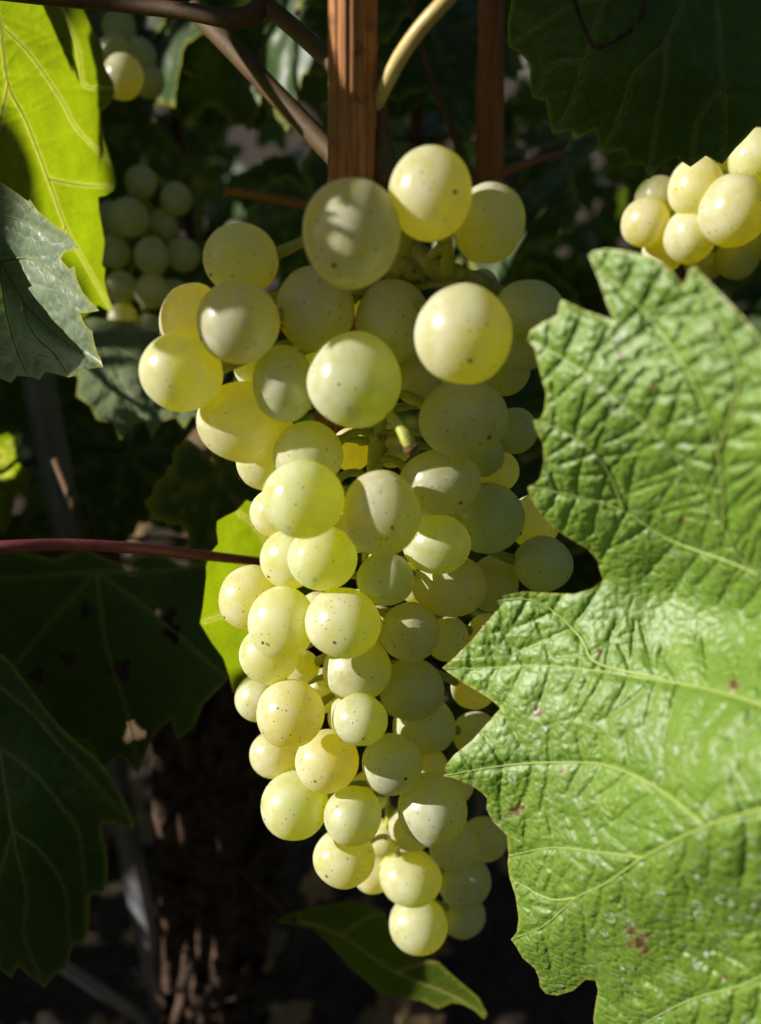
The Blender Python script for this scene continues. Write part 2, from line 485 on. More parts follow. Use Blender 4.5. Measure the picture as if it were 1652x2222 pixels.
LEAF_SUN = leaf_material('sunny_leaf', (0.115, 0.235, 0.009), (0.17, 0.315, 0.018), (0.2, 0.28, 0.12), (0.26, 0.42, 0.03), rough=0.55, spec=0.9, cell=520, bump=0.6, tfac=0.24, residue=0.75, veincol=(0.22, 0.34, 0.07), spots=0.03, coat=1.0)
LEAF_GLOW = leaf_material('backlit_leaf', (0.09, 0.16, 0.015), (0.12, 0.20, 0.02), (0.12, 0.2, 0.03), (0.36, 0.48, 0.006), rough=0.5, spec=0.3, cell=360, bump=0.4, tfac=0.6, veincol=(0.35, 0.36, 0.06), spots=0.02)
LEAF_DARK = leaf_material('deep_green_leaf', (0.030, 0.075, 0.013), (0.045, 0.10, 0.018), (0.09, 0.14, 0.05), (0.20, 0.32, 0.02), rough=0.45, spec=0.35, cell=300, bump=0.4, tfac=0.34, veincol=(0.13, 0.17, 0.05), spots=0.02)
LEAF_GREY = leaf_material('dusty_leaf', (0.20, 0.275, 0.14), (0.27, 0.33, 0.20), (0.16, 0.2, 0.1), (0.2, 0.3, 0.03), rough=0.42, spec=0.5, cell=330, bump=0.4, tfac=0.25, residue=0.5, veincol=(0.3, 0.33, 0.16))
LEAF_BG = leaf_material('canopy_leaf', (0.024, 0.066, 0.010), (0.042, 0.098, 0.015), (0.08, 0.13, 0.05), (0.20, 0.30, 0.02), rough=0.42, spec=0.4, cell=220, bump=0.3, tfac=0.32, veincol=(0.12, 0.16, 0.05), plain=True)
M_VEIN_PALE = stem_material('pale_leaf_vein', (0.27, 0.37, 0.08), (0.33, 0.40, 0.10), (0.3, 0.3, 0.1), 0.2, 300, 0.45)
M_VEIN_DARK = stem_material('dull_leaf_vein', (0.12, 0.16, 0.045), (0.16, 0.19, 0.06), (0.08, 0.1, 0.03), 0.2, 300, 0.5)
def glow_vein(name):
    m, t, out = new_mat(name); g = N(t)
    vec = g.n('ShaderNodeTexCoord').outputs['Object']
    c = g.mix(g.noise(vec, 300.0, 3, 0.6), (0.98, 0.98, 0.80), (0.95, 0.93, 0.66))
    tr = g.n('ShaderNodeBsdfTranslucent', Color=c); df = g.n('ShaderNodeBsdfPrincipled', Base__Color=(0.4, 0.38, 0.06, 1), Roughness=0.5)
    mx = g.n('ShaderNodeMixShader', Fac=0.95); t.links.new(df.outputs[0], mx.inputs[1]); t.links.new(tr.outputs[0], mx.inputs[2]); t.links.new(mx.outputs[0], out.inputs[0])
    return m
M_VEIN_GLOW = glow_vein('yellow_leaf_vein')
M_DRY = leaf_material('dry_leaf', (0.34, 0.24, 0.13), (0.24, 0.15, 0.08), (0.3, 0.22, 0.12), (0.4, 0.26, 0.08), rough=0.7, spec=0.2, cell=200, bump=0.5, tfac=0.3, veincol=(0.3, 0.2, 0.1), veins_attr=False)
M_BARK = simple_material('vine_bark', (0.030, 0.020, 0.014), (0.15, 0.092, 0.065), 90, 0.9, bump=1.0, bdist=0.004, spec=0.15)
M_STEEL = simple_material('galvanised_steel', (0.30, 0.31, 0.34), (0.40, 0.41, 0.45), 60, 0.5, 0.35, 0.15)
M_HOSE = simple_material('black_steel', (0.035, 0.04, 0.05), (0.06, 0.065, 0.08), 60, 0.35, 0.3, 0.15)
M_SOIL = simple_material('soil', (0.035, 0.027, 0.02), (0.085, 0.066, 0.048), 55, 0.95, bump=0.9, bdist=0.01, spec=0.1)

# ------------------------------------------------------------------ the bunch: berries from picture circles, depth relaxed so that they touch
BERRIES = [  # x, y, rx, ry, layer (0 = nearest)
 (760,508,106,115,0.0),(938,421,91,102,0.2),(1059,484,76,88,1.3),(520,562,81,79,1.6),(516,699,87,91,0.4),
 (416,693,72,80,1.7),(395,809,86,86,0.6),(684,670,86,93,1.4),(852,696,82,92,1.4),(768,824,102,104,0.0),
 (1006,727,105,111,-1.0),(618,831,67,83,0.5),(532,917,102,91,0.7),(1149,672,73,66,1.2),(1132,745,68,63,1.6),
 (1098,800,55,57,2.3),(1004,909,94,89,0.4),(668,986,74,74,0.5),(572,1004,63,62,1.7),(658,1084,88,88,0.0),
 (596,1113,53,55,1.9),(829,1112,86,92,-0.6),(956,1046,86,74,0.8),(628,1214,63,66,1.2),(700,1211,73,72,0.5),
 (835,1255,62,57,0.3),(541,1296,68,72,1.1),(611,1355,73,82,0.5),(744,1351,80,77,-0.3),(587,1421,65,64,1.2),
 (774,1451,75,70,0.9),(567,1514,54,54,1.9),(632,1548,75,75,0.4),(780,1562,59,57,0.4),(753,1551,43,48,1.9),
 (599,1637,54,54,1.8),(711,1652,67,69,0.8),(851,1661,66,66,0.6),(641,1749,71,75,0.7),(765,1770,63,64,0.4),
 (937,1755,75,79,0.6),(746,1861,65,63,0.9),(890,1905,66,61,2.7),(907,2007,61,62,2.6),(986,1830,55,55,2.2),
 (894,1796,51,50,2.0),(836,1817,38,40,2.7),
 (947,1180,73,68,1.6),(973,1270,82,70,1.9),(1058,1124,79,80,1.9),(1072,1266,55,62,2.6),(1178,1224,65,62,2.5),
 (1157,1132,58,60,3.0),(887,1370,65,65,1.5),(971,1384,47,52,2.4),(896,1495,70,66,1.6),(923,1574,69,62,2.0),
 (1056,1376,44,46,3.0),(1029,1488,50,50,3.0),(1034,1594,50,50,3.1),(930,1666,44,44,2.6),(1008,1911,57,58,3.0),
 (1003,1985,50,48,3.4),(1052,1822,48,48,3.2),(812,1895,44,44,3.2),(1050,988,46,48,2.6),(1077,1022,47,48,2.8),
 (1119,935,50,52,2.8),(905,820,54,62,2.2),(848,968,44,48,2.6),(762,975,44,48,2.6),(548,802,38,40,2.2),
 (1045,622,38,38,2.4),(655,1448,38,40,2.3),(792,650,40,44,2.6),(770,1150,46,50,2.7),(690,1330,46,48,2.6),(820,1360,46,48,2.7),(700,1500,46,48,2.7),
 (690,800,48,50,2.7),(840,800,48,50,2.8),(960,830,48,50,2.8),(905,1260,46,48,3.0),(800,1720,44,46,2.6),(985,1700,44,44,3.3),
]
B = np.array(BERRIES, float)
CLAYER = lambda l: 0.163 + 0.0105 * l
zi = zplumb(B[:, 1], CLAYER(B[:, 4]))
z = zi.copy()
nb = len(B)
rm = (B[:, 2] + B[:, 3]) / 2
for it in range(260):
    pos = P(B[:, 0], B[:, 1], z); R = rm * z / FPX
    d = pos[:, None] - pos[None]; dist = np.sqrt((d * d).sum(-1)) + np.eye(nb)
    ov = 0.97 * (R[:, None] + R[None]) - dist
    np.fill_diagonal(ov, -1)
    push = np.zeros(nb)
    sgn = np.sign(B[:, 4][:, None] - B[:, 4][None] + 1e-3 * (np.arange(nb)[:, None] - np.arange(nb)[None]))
    push = (np.where(ov > 0, ov, 0) * sgn).sum(1)
    z = z + 0.16 * push + 0.012 * (zi - z)
POSB = P(B[:, 0], B[:, 1], z); RB = rm * z / FPX

def berry_mesh(seed):
    bm = bmesh.new()
    bmesh.ops.create_uvsphere(bm, u_segments=48, v_segments=28, radius=1.0)
    rs = np.random.default_rng(seed)
    ph = rs.uniform(0, 6.28, 6)
    for v in bm.verts:
        x, y, zz = v.co
        f = 1 + 0.022 * math.sin(2.1 * x + ph[0]) + 0.022 * math.sin(2.6 * y + ph[1]) + 0.018 * math.sin(3.0 * zz + ph[2]) + 0.009 * math.sin(5 * x + 4 * zz + ph[3]) - 0.03 * max(0.0, math.cos(ph[4]) * x + math.sin(ph[4]) * zz - 0.72) / 0.28
        v.co *= f
    me = bpy.data.meshes.new('berry'); bm.to_mesh(me); bm.free()
    me.polygons.foreach_set('use_smooth', [True] * len(me.polygons))
    me.materials.append(M_GRAPE)
    return me
BERRY_MESH = [berry_mesh(s) for s in range(5)]
def scar_mesh():
    bm = bmesh.new()
    bmesh.ops.create_icosphere(bm, subdivisions=2, radius=1.0)
    for v in bm.verts:
        v.co.z *= 0.45
        v.co *= 1 + 0.25 * math.sin(7 * v.co.x + 3) * math.cos(6 * v.co.y)
    me = bpy.data.meshes.new('blossom_scar'); bm.to_mesh(me); bm.free()
    me.materials.append(M_SCAR)
    return me
SCAR_MESH = scar_mesh()

def berry(parent, pos, rx, ry, axis_pt, rnd, with_scar=True, with_stalk=True, mat_stalk=None):
    """a berry in camera-facing ellipsoid axes, with its own stalk and blossom scar"""
    o = bpy.data.objects.new('berry', BERRY_MESH[rnd.randrange(5)]); COL.objects.link(o)
    o.parent = parent
    base = Matrix(((AX[0], AU[0], -AD[0]), (AX[1], AU[1], -AD[1]), (AX[2], AU[2], -AD[2]))).to_quaternion()
    spin = Quaternion((0, 1, 0), rnd.choice([0, 0.5, -0.5, 1.0, 3.1, 2.4]))
    if rnd.random() < 0.5: spin = spin @ Quaternion((1, 0, 0), math.pi)
    # small tilt keeps the outline within a few percent of the traced one
    q = base @ Quaternion((0, 0, 1), rnd.uniform(-0.2, 0.2)) @ spin
    o.matrix_basis = Matrix.Translation(Vector(pos) - Vector(parent.location)) @ q.to_matrix().to_4x4() @ Matrix.Diagonal((rx, ry, rx, 1))
    out = np.asarray(pos, float) - np.asarray(axis_pt, float)
    nn = np.linalg.norm(out)
    out = out / nn if nn > 1e-6 else np.array([0, -1.0, 0])
    inv = o.matrix_basis.inverted()
    if with_stalk and nn > 0.5 * rx:
        a = np.asarray(pos) - out * rx * 0.93
        b = np.asarray(axis_pt)
        mid = (a + b) / 2 + np.array([0, 0, 0.10 * nn])
        path = spline([a, mid, b], 9)
        V, F = tube_data(path, [0.00125, 0.0008, 0.0008, 0.0010], 8)
        off = np.array(parent.location)
        V = [tuple(inv @ Vector(np.asarray(v) - off)) for v in V]
        s = link('pedicel', mesh_from('pedicel', V, F), mat_stalk or M_STALK, o)
    if with_scar:
        tip = out + np.array([rnd.uniform(-.35, .35), -0.25 + rnd.uniform(-.3, .3), -0.25 + rnd.uniform(-.3, .2)])
        tip /= np.linalg.norm(tip)
        lt = (inv.to_3x3() @ Vector(tip)).normalized()
        k = bpy.data.objects.new('blossom_scar', SCAR_MESH); COL.objects.link(k); k.parent = o
        # put it on the real skin of this mesh
        k.matrix_basis = Matrix.Translation(lt * 1.0) @ lt.to_track_quat('Z', 'Y').to_matrix().to_4x4() @ Matrix.Diagonal((0.05, 0.05, 0.05, 1))
    return o

rb = random.Random(3)
AXC = 0.187
def axis_at(py, c=AXC):
    # the main stalk of the bunch, upright, drifting a little in x
    x = np.interp(py, [400, 600, 900, 1200, 1500, 1800, 2020], [868, 880, 822, 800, 795, 850, 900])
    cc = np.interp(py, [400, 600, 1500, 2020], [0.183, 0.184, 0.185, 0.196])
    return P(x, py, zplumb(py, cc))
bunch_top = axis_at(440)
bunch = empty('grape_bunch', bunch_top)
tag(bunch, 'large sunlit bunch of pale yellow-green grapes hanging below the brown cane', 'grape bunch')
def child_tube(name, path, radii, mat, parent, **kw):
    V, F = tube_data(path, radii, **kw)
    off = np.array(parent.location)
    return link(name, mesh_from(name, [np.asarray(v) - off for v in V], F), mat, parent)
ys = np.linspace(440, 1980, 40)
ax_path = np.array([axis_at(y) for y in ys])
child_tube('rachis', ax_path, np.linspace(0.0023, 0.0009, 40), M_STALK, bunch, sides=12)
# visible shoulder branch with its side stalks, and the broken stub between the berries
sh = [P(878, 520, 0.160), P(912, 556, 0.157), P(960, 588, 0.156), P(1020, 605, 0.159), P(1062, 622, 0.162), P(1110, 650, 0.163)]
child_tube('shoulder_branch', spline(sh, 26), [0.0021, 0.0023, 0.0020, 0.0017, 0.0014], M_LIGNIFIED, bunch, sides=12,
           bumps=lambda u, a: 1 + 0.14 * math.sin(17 * u + 2 * a) + 0.08 * math.sin(41 * u - a))
child_tube('shoulder_branch', spline([P(966, 592, 0.156), P(972, 560, 0.153), P(965, 520, 0.150), P(955, 500, 0.147)], 14), [0.0016, 0.0013, 0.0014, 0.0019], M_STALK, bunch)
child_tube('shoulder_branch', spline([P(925, 572, 0.156), P(950, 545, 0.154), P(972, 522, 0.151)], 12), [0.0013, 0.0010, 0.0012], M_STALK, bunch)
child_tube('shoulder_branch', spline([P(845, 600, 0.158), P(868, 580, 0.156), P(905, 590, 0.157), P(930, 590, 0.158)], 14), [0.0017, 0.0021, 0.0019, 0.0016], M_LIGNIFIED, bunch,
           bumps=lambda u, a: 1 + 0.16 * math.sin(23 * u + 2 * a))
child_tube('broken_stub', spline([P(835, 890, 0.150), P(858, 915, 0.147), P(880, 945, 0.146), P(893, 976, 0.146)], 14), [0.0009, 0.0009, 0.0010, 0.0013, 0.0009], M_STALK, bunch)
child_tube('broken_stub', spline([P(893, 970, 0.146), P(896, 982, 0.1458)], 6), [0.0015, 0.0010], M_SCAR, bunch, bumps=lambda u, a: 1 + 0.25 * math.sin(3 * a + 9 * u))
for i in range(nb):
    f = z[i] / FPX
    # the branch point is a little above the berry on the main stalk
    ap = axis_at(np.clip(B[i, 1] - 45, 470, 1960))
    berry(bunch, POSB[i], B[i, 2] * f, B[i, 3] * f, ap, rb, with_scar=True)

# ------------------------------------------------------------------ leaves
def rungs(veins, spacing, length, rnd, fade=0.85):
    out = []
    for v in veins:
        p = spline(v, 60)
        seg = np.linalg.norm(np.diff(p, axis=0), axis=1); s = np.concatenate([[0], np.cumsum(seg)])
        tt = np.arange(spacing * 0.6, s[-1], spacing)
        for k, q in enumerate(tt):
            q = q + rnd.uniform(-0.2, 0.2) * spacing
            i = min(58, max(0, int(np.searchsorted(s, q)) - 1))
            o = p[i]; d = p[i + 1] - p[i]; d = d / (np.linalg.norm(d) + 1e-9)
            for sd_ in (-1, 1):
                a = math.radians(rnd.uniform(62, 88)) * sd_
                r = np.array([d[0] * math.cos(a) - d[1] * math.sin(a), d[0] * math.sin(a) + d[1] * math.cos(a)])
                L = length * rnd.uniform(0.6, 1.25)
                bend = d * L * rnd.uniform(-0.25, 0.35)
                out.append(spline([o, o + r * L * 0.5 + bend * 0.3, o + r * L + bend], 6))
    return out

def make_blade_mesh(name, V2, T, pos3, vein_d, vein_w, rim_d, rim_w):
    m = mesh_from(name, pos3, T)
    a = m.attributes.new('vein', 'FLOAT', 'POINT'); a.data.foreach_set('value', np.exp(-(vein_d / vein_w) ** 2).astype(np.float32))
    a = m.attributes.new('rim', 'FLOAT', 'POINT'); a.data.foreach_set('value', np.exp(-(rim_d / rim_w) ** 2).astype(np.float32))
    return m

TRACED_BVH = []
def traced_leaf(name, label, outline, ctrl, veins, mat, vein_mat, step=9.0, relief=1.0, seed=1, holes=(), petiole=None, petiole_mat=None,
                rung_space=60, rung_len=85, undul=0.0012, vein_r=(0.0008, 0.00025), tooth=0.0, fold=None, cat='leaf', group=None, cell=24.0, quilt=1.0, marks=()):
    """leaf whose outline was read off the picture and set on a curved surface at its own distance"""
    rnd = random.Random(seed)
    zf = tps(ctrl)
    V2, T, rim = fill(outline, step, holes)
    sv = [spline(v, 40) for v in veins]
    rg = rungs(veins, rung_space, rung_len, rnd)
    dv = seg_dist(V2, sv) if sv else np.full(len(V2), 1e9)
    dr = seg_dist(V2, rg) if rg else np.full(len(V2), 1e9)
    de = np.full(len(V2), 1e9)
    for i in range(0, len(rim), 64):
        de = np.minimum(de, np.sqrt(((V2[:, None, :] - rim[None, i:i + 64]) ** 2).sum(-1)).min(1))
    zz = zf(V2[:, 0], V2[:, 1])
    if fold is not None: zz = zz + fold(V2[:, 0], V2[:, 1])
    mm = zz.mean() / FPX                                    # metres per unit
    h = -0.00055 * np.exp(-(dv / 11) ** 2) - 0.00055 * np.exp(-(dr / 4.6) ** 2) + 0.00055 * (1 - np.exp(-(np.minimum(dv, dr) / 22) ** 2))
    f1, f21 = worley(V2[:, 0], V2[:, 1], cell, seed)
    h = h + 0.00020 * quilt * (np.minimum(f21, 0.45) / 0.45 - 0.5)
    f1b, f21b = worley(V2[:, 0] + 400, V2[:, 1], cell * 2.1, seed + 4)
    h = h + 0.00018 * quilt * (np.minimum(f21b, 0.5) / 0.5 - 0.5)
    h = h * relief * np.clip(de / 14, 0.15, 1)
    h = h + undul * (vnoise(V2[:, 0] / 170, V2[:, 1] / 170, seed) + 0.5 * vnoise(V2[:, 0] / 75, V2[:, 1] / 75, seed + 3))
    h = h - tooth * np.exp(-(de / 16) ** 2)
    pos = P(V2[:, 0], V2[:, 1], zz - h)
    base = pos.mean(0) if petiole is None else P(*petiole[0])
    root = empty(name, base)
    tag(root, label, cat, group)
    # rows of triangles face the camera (picture y runs down, so flip)
    m = make_blade_mesh('blade', V2, T[:, ::-1], pos - base, dv, 4.0, de, 5.0)
    sp_ = np.zeros(len(V2))
    for mx_, my_, mr_ in marks:
        dd_ = np.hypot(V2[:, 0] - mx_, (V2[:, 1] - my_)) / mr_
        dd_ = dd_ + 0.35 * vnoise(V2[:, 0] / 9, V2[:, 1] / 9, seed + 5)
        sp_ = np.maximum(sp_, np.clip(1.35 - dd_, 0, 1))
    a = m.attributes.new('mark', 'FLOAT', 'POINT'); a.data.foreach_set('value', sp_.astype(np.float32))
    link('blade', m, mat, root)
    TRACED_BVH.append(BVHTree.FromPolygons([tuple(p) for p in pos], [tuple(map(int, t)) for t in T]))
    for k, v in enumerate(veins):
        p2 = spline(v, 40)
        L = np.linalg.norm(np.diff(p2, axis=0), axis=1).sum()
        q = zf(p2[:, 0], p2[:, 1])
        if fold is not None: q = q + fold(p2[:, 0], p2[:, 1])
        und = undul * (vnoise(p2[:, 0] / 170, p2[:, 1] / 170, seed) + 0.5 * vnoise(p2[:, 0] / 75, p2[:, 1] / 75, seed + 3))
        q = q - und + 0.00045 * relief
        p3 = P(p2[:, 0], p2[:, 1], q) - base
        r0, r1 = vein_r
        if k > 0: r0 = r0 * 0.72
        V, F = tube_data(p3, np.linspace(r0, r1, 40), 8, flat=0.75, flatdir=AD)
        link('vein', mesh_from('vein', V, F), vein_mat, root)
    if petiole is not None:
        pp = spline([P(*q) for q in petiole], 30) - base
        V, F = tube_data(pp, np.linspace(0.0013, 0.0017, 30), 10)
        link('petiole', mesh_from('petiole', V, F), petiole_mat or M_SHOOT, root)
    return root

# large sunlit leaf over the bunch
big_out = [(1277,554),(1286,545),(1318,539),(1356,544),(1416,559),(1459,589),(1483,620),(1490,606),(1497,588),(1506,576),(1523,595),(1566,640),(1613,687),(1652,734),
 (1700,790),(1748,842),(1770,838),(1800,905),(1838,990),(1866,1040),(1890,1052),(1905,1150),(1930,1250),(1975,1330),(2010,1420),(2000,1500),(2040,1590),(2050,1700),(2020,1790),(2030,1900),
 (1990,2010),(1985,2110),(1930,2190),(1900,2290),(1820,2330),(1760,2410),(1660,2400),(1580,2470),(1490,2430),(1420,2450),(1360,2390),(1310,2370),(1300,2290),
 (1288,2212),(1293,2177),(1298,2150),(1293,2128),(1271,2126),(1244,2150),(1209,2161),(1185,2157),(1172,2142),(1170,2124),(1161,2102),(1135,2080),(1117,2049),(1109,2039),(1122,2023),(1126,1993),
 (1119,1944),(1106,1905),(1102,1874),(1104,1857),(1100,1813),(1069,1782),(1056,1756),(1058,1734),(1047,1721),(1021,1703),(981,1688),(962,1684),(968,1660),(986,1638),(1025,1607),(1060,1567),
 (1086,1537),(1073,1524),(1047,1506),(1012,1486),(973,1460),(960,1449),(990,1423),(1025,1388),(1065,1340),(1086,1315),(1077,1304),(1087,1293),(1139,1283),(1203,1287),(1245,1289),(1284,1278),
 (1309,1259),(1303,1242),(1297,1216),(1275,1191),(1245,1174),(1203,1148),(1173,1114),(1151,1080),(1145,1058),(1171,1041),(1180,1007),(1179,964),(1164,934),(1156,913),(1173,909),(1181,892),
 (1186,853),(1179,832),(1168,789),(1160,755),(1145,738),(1151,717),(1177,700),(1211,683),(1214,660),(1220,650),(1241,659),(1271,674),(1322,691),(1333,695),(1318,661),(1301,610)]
big_ctrl = [(1300,560,0.120),(1160,740,0.128),(1160,1060,0.141),(1500,640,0.112),(1652,800,0.106),(1450,950,0.120),(1652,1180,0.119),
 (1300,1255,0.151),(1450,1300,0.145),(1652,1330,0.131),(965,1449,0.168),(1080,1310,0.160),(1300,1480,0.147),(1450,1600,0.133),(1600,1530,0.122),(965,1684,0.168),(1150,1680,0.158),(1300,1680,0.146),(1600,1700,0.117),(1560,1790,0.121),
 (1100,1850,0.168),(1300,1930,0.149),(1120,2040,0.172),(1200,2150,0.173),(1450,2150,0.149),(1652,2000,0.126),(1400,2400,0.163),(1900,1200,0.100),(2000,1700,0.092),(1800,2300,0.128)]
big_veins = [[(1900,1690),(1760,1730),(1652,1758),(1530,1795),(1400,1860),(1320,1915),(1250,1950),(1180,2010),(1112,2038)],
 [(1530,1792),(1430,1712),(1320,1662),(1200,1655),(1090,1662),(966,1683)],
 [(1900,1680),(1780,1590),(1652,1530),(1520,1492),(1400,1472),(1260,1452),(1150,1445),(1040,1452),(964,1449)],
 [(1900,1660),(1800,1390),(1652,1252),(1459,1174),(1356,1110),(1240,1075),(1150,1058)],
 [(1652,1252),(1600,1200),(1574,1148),(1446,964),(1348,875),(1250,795),(1160,740)],
 [(1356,1108),(1325,1030),(1284,977),(1220,935),(1158,913)],
 [(1450,1475),(1300,1440),(1262,1385),(1200,1325),(1140,1300),(1080,1304)],
 [(1574,1148),(1560,980),(1500,820),(1410,690),(1330,610),(1282,556)],
 [(1560,980),(1600,850),(1590,760),(1512,600)],
 [(1880,1730),(1760,2010),(1652,2120),(1500,2170),(1400,2222),(1300,2290)],
 [(1400,1862),(1300,1850),(1200,1840),(1104,1858)],
 [(1250,1950),(1190,1950),(1110,1906)]]
traced_leaf('vine_leaf', 'broad glossy green leaf with crinkled sunlit surface overlapping the grape bunch', big_out, big_ctrl, big_veins, LEAF_SUN, M_VEIN_PALE,
            step=4.6, relief=0.95, seed=11, undul=0.0013, vein_r=(0.00042, 0.00007), marks=[(1168,1545,10),(1595,1487,11),(1222,1672,6),(1300,1413,6),(1112,1757,7),(1124,1763,8),(1136,1752,6),(1098,1772,5),(1372,2020,11),(1388,2044,15),(1400,2062,9),(1366,2050,8),(1405,2030,6),(1345,770,7),(1420,840,6),(1560,700,6),(1480,1130,6),(1575,2120,6)], rung_space=56, rung_len=105, tooth=0.0006,
            petiole=[(1900, 1690, 0.109), (2080, 1560, 0.12), (2200, 1300, 0.16), (2150, 900, 0.25)], petiole_mat=M_PETIOLE_PALE)

# dark leaf hanging in the shade above the right-hand bunch
ur_out = [(1110,0),(1102,48),(1103,101),(1134,119),(1152,142),(1150,180),(1155,211),(1185,220),(1192,262),(1199,291),(1241,282),(1253,297),(1292,282),(1300,310),(1309,335),(1354,324),(1369,359),(1392,352),(1409,389),
 (1437,356),(1467,341),(1499,362),(1532,338),(1568,356),(1597,321),(1621,297),(1652,261),(1700,240),(1730,160),(1790,100),(1780,20),(1820,-80),(1760,-160),(1720,-260),(1600,-270),(1520,-330),(1400,-280),(1290,-290),(1220,-190),(1150,-140),(1140,-60)]
ur_ctrl = [(1110,60,0.178),(1300,40,0.165),(1500,0,0.162),(1652,50,0.168),(1409,389,0.176),(1200,290,0.18),(1600,330,0.176),(1450,-250,0.176),(1450,180,0.165)]
ur_veins = [[(1500,-250),(1510,-120),(1484,0),(1449,89),(1443,178),(1425,267),(1408,386)],[(1500,-240),(1545,-100),(1556,0),(1568,178),(1574,255),(1568,352)],
 [(1500,-240),(1380,-110),(1315,0),(1271,131),(1235,238),(1201,288)],[(1500,-240),(1620,-120),(1690,20),(1700,200)],[(1449,89),(1380,160),(1350,240),(1310,332)],[(1574,180),(1520,250),(1499,358)],[(1271,131),(1200,140),(1157,210)],[(1315,0),(1230,20),(1106,100)]]
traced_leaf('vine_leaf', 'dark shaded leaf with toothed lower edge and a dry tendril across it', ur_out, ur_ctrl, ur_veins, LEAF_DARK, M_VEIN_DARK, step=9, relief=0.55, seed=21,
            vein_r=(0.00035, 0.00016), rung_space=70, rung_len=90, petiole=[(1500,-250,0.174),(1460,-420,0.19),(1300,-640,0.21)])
ten = tube('tendril', spline([P(1235,-60,0.158), P(1247,0,0.160), P(1268,60,0.163), P(1284,93,0.163), P(1302,102,0.163), P(1345,80,0.162), P(1378,56,0.162), P(1394,28,0.161), P(1400,-10,0.160), P(1408,-80,0.160)], 60), 0.00042, M_TENDRIL, None, 8,
           bumps=lambda u, a: 1 + 0.25 * math.sin(60 * u + 2 * a))
tag(ten, 'thin dry brown tendril lying in a V across the dark leaf', 'tendril')

# yellow-green leaf lit from behind
l1_out = [(60,-90),(110,-60),(130,-40),(167,0),(183,25),(196,54),(217,87),(223,104),(227,142),(246,179),(249,204),(237,227),(219,244),(221,271),(227,308),(242,354),(252,392),(248,412),(229,424),(213,427),(215,458),(221,492),(227,525),(221,575),
 (228,583),(226,607),(233,639),(247,674),(234,674),(214,662),(180,690),(120,705),(60,690),(20,720),(-60,650),(-110,660),(-150,560),(-210,500),(-190,400),(-230,320),(-190,220),(-210,120),(-140,50),(-130,-40),(-50,-60),(0,-110)]
l1_ctrl = [(-150,300,0.200),(0,50,0.222),(0,350,0.216),(120,200,0.246),(120,450,0.243),(240,200,0.285),(245,400,0.283),(245,670,0.285),(170,-10,0.27),(-100,0,0.205),(50,680,0.23)]
l1_veins = [[(-40,-80),(-12,0),(0,54),(17,183),(54,258),(104,388),(142,492),(175,554),(240,670)],[(4,56),(45,95),(83,142),(133,217),(167,279),(240,355)],[(60,-80),(129,6),(167,100),(183,183),(240,190)],[(17,183),(-5,290),(-40,450),(-60,640)],[(104,388),(170,400),(245,405)],[(142,492),(90,600),(60,680)]]
traced_leaf('vine_leaf', 'yellow-green leaf glowing with light from behind beside the upper left shoot', l1_out, l1_ctrl, l1_veins, LEAF_GLOW, M_VEIN_GLOW, step=5, relief=0.5, seed=31, vein_r=(0.0007, 0.00025), rung_space=75, rung_len=80,
            petiole=[(-40,-80,0.205),(-20,-200,0.215),(60,-330,0.23)])

# folded leaf under it: dusty lit half above the fold, dark half below
l2_out = [(-140,300),(-60,340),(0,394),(25,410),(62,437),(64,431),(83,458),(120,488),(158,516),(172,538),(140,548),(132,562),(150,583),(162,577),(166,603),(178,631),(198,655),(216,674),(192,678),(174,680),(180,694),(186,706),(200,718),(204,740),(208,755),(212,768),(218,777),
 (224,797),(190,801),(170,812),(150,819),(119,811),(99,807),(85,825),(70,818),(38,815),(24,831),(0,821),(-30,835),(-70,815),(-110,830),(-160,780),(-210,760),(-230,650),(-260,560),(-230,450),(-180,400)]
foldline = [(-200,330),(-60,480),(0,567),(47,647),(99,706),(158,753),(198,775),(224,797)]
def fold2(x, y):
    pts = np.stack([np.ravel(x), np.ravel(y)], 1)
    d = seg_dist(pts, [spline(foldline, 40)])
    yl = np.interp(pts[:, 0], [p[0] for p in foldline], [p[1] for p in foldline])
    above = pts[:, 1] < yl
    f = -np.where(above, 0.00010 * np.maximum(d - 6, 0), 0.00019 * np.maximum(d - 3, 0))
    return f.reshape(np.shape(x))
traced_leaf('vine_leaf', 'folded leaf with dusty pale lit upper half and dark lower half', l2_out, [(0,560,0.197),(224,797,0.178),(-200,400,0.207),(100,700,0.188),(150,560,0.190),(0,820,0.195)],
            [[(-200,330),(-60,480),(0,567),(47,647),(99,706),(158,753),(198,775),(222,795)],[(0,567),(60,560),(110,590),(214,673)],[(0,569),(10,660),(30,740),(60,817)],[(47,650),(70,720),(120,770),(150,817)],[(-60,480),(20,470),(90,500),(170,537)]],
            LEAF_GREY, M_VEIN_DARK, step=7, relief=0.6, seed=41, undul=0.0005, fold=fold2, vein_r=(0.0004, 0.00016), rung_space=60, rung_len=60,
            petiole=[(-200,330,0.206),(-330,430,0.225),(-460,640,0.26)])

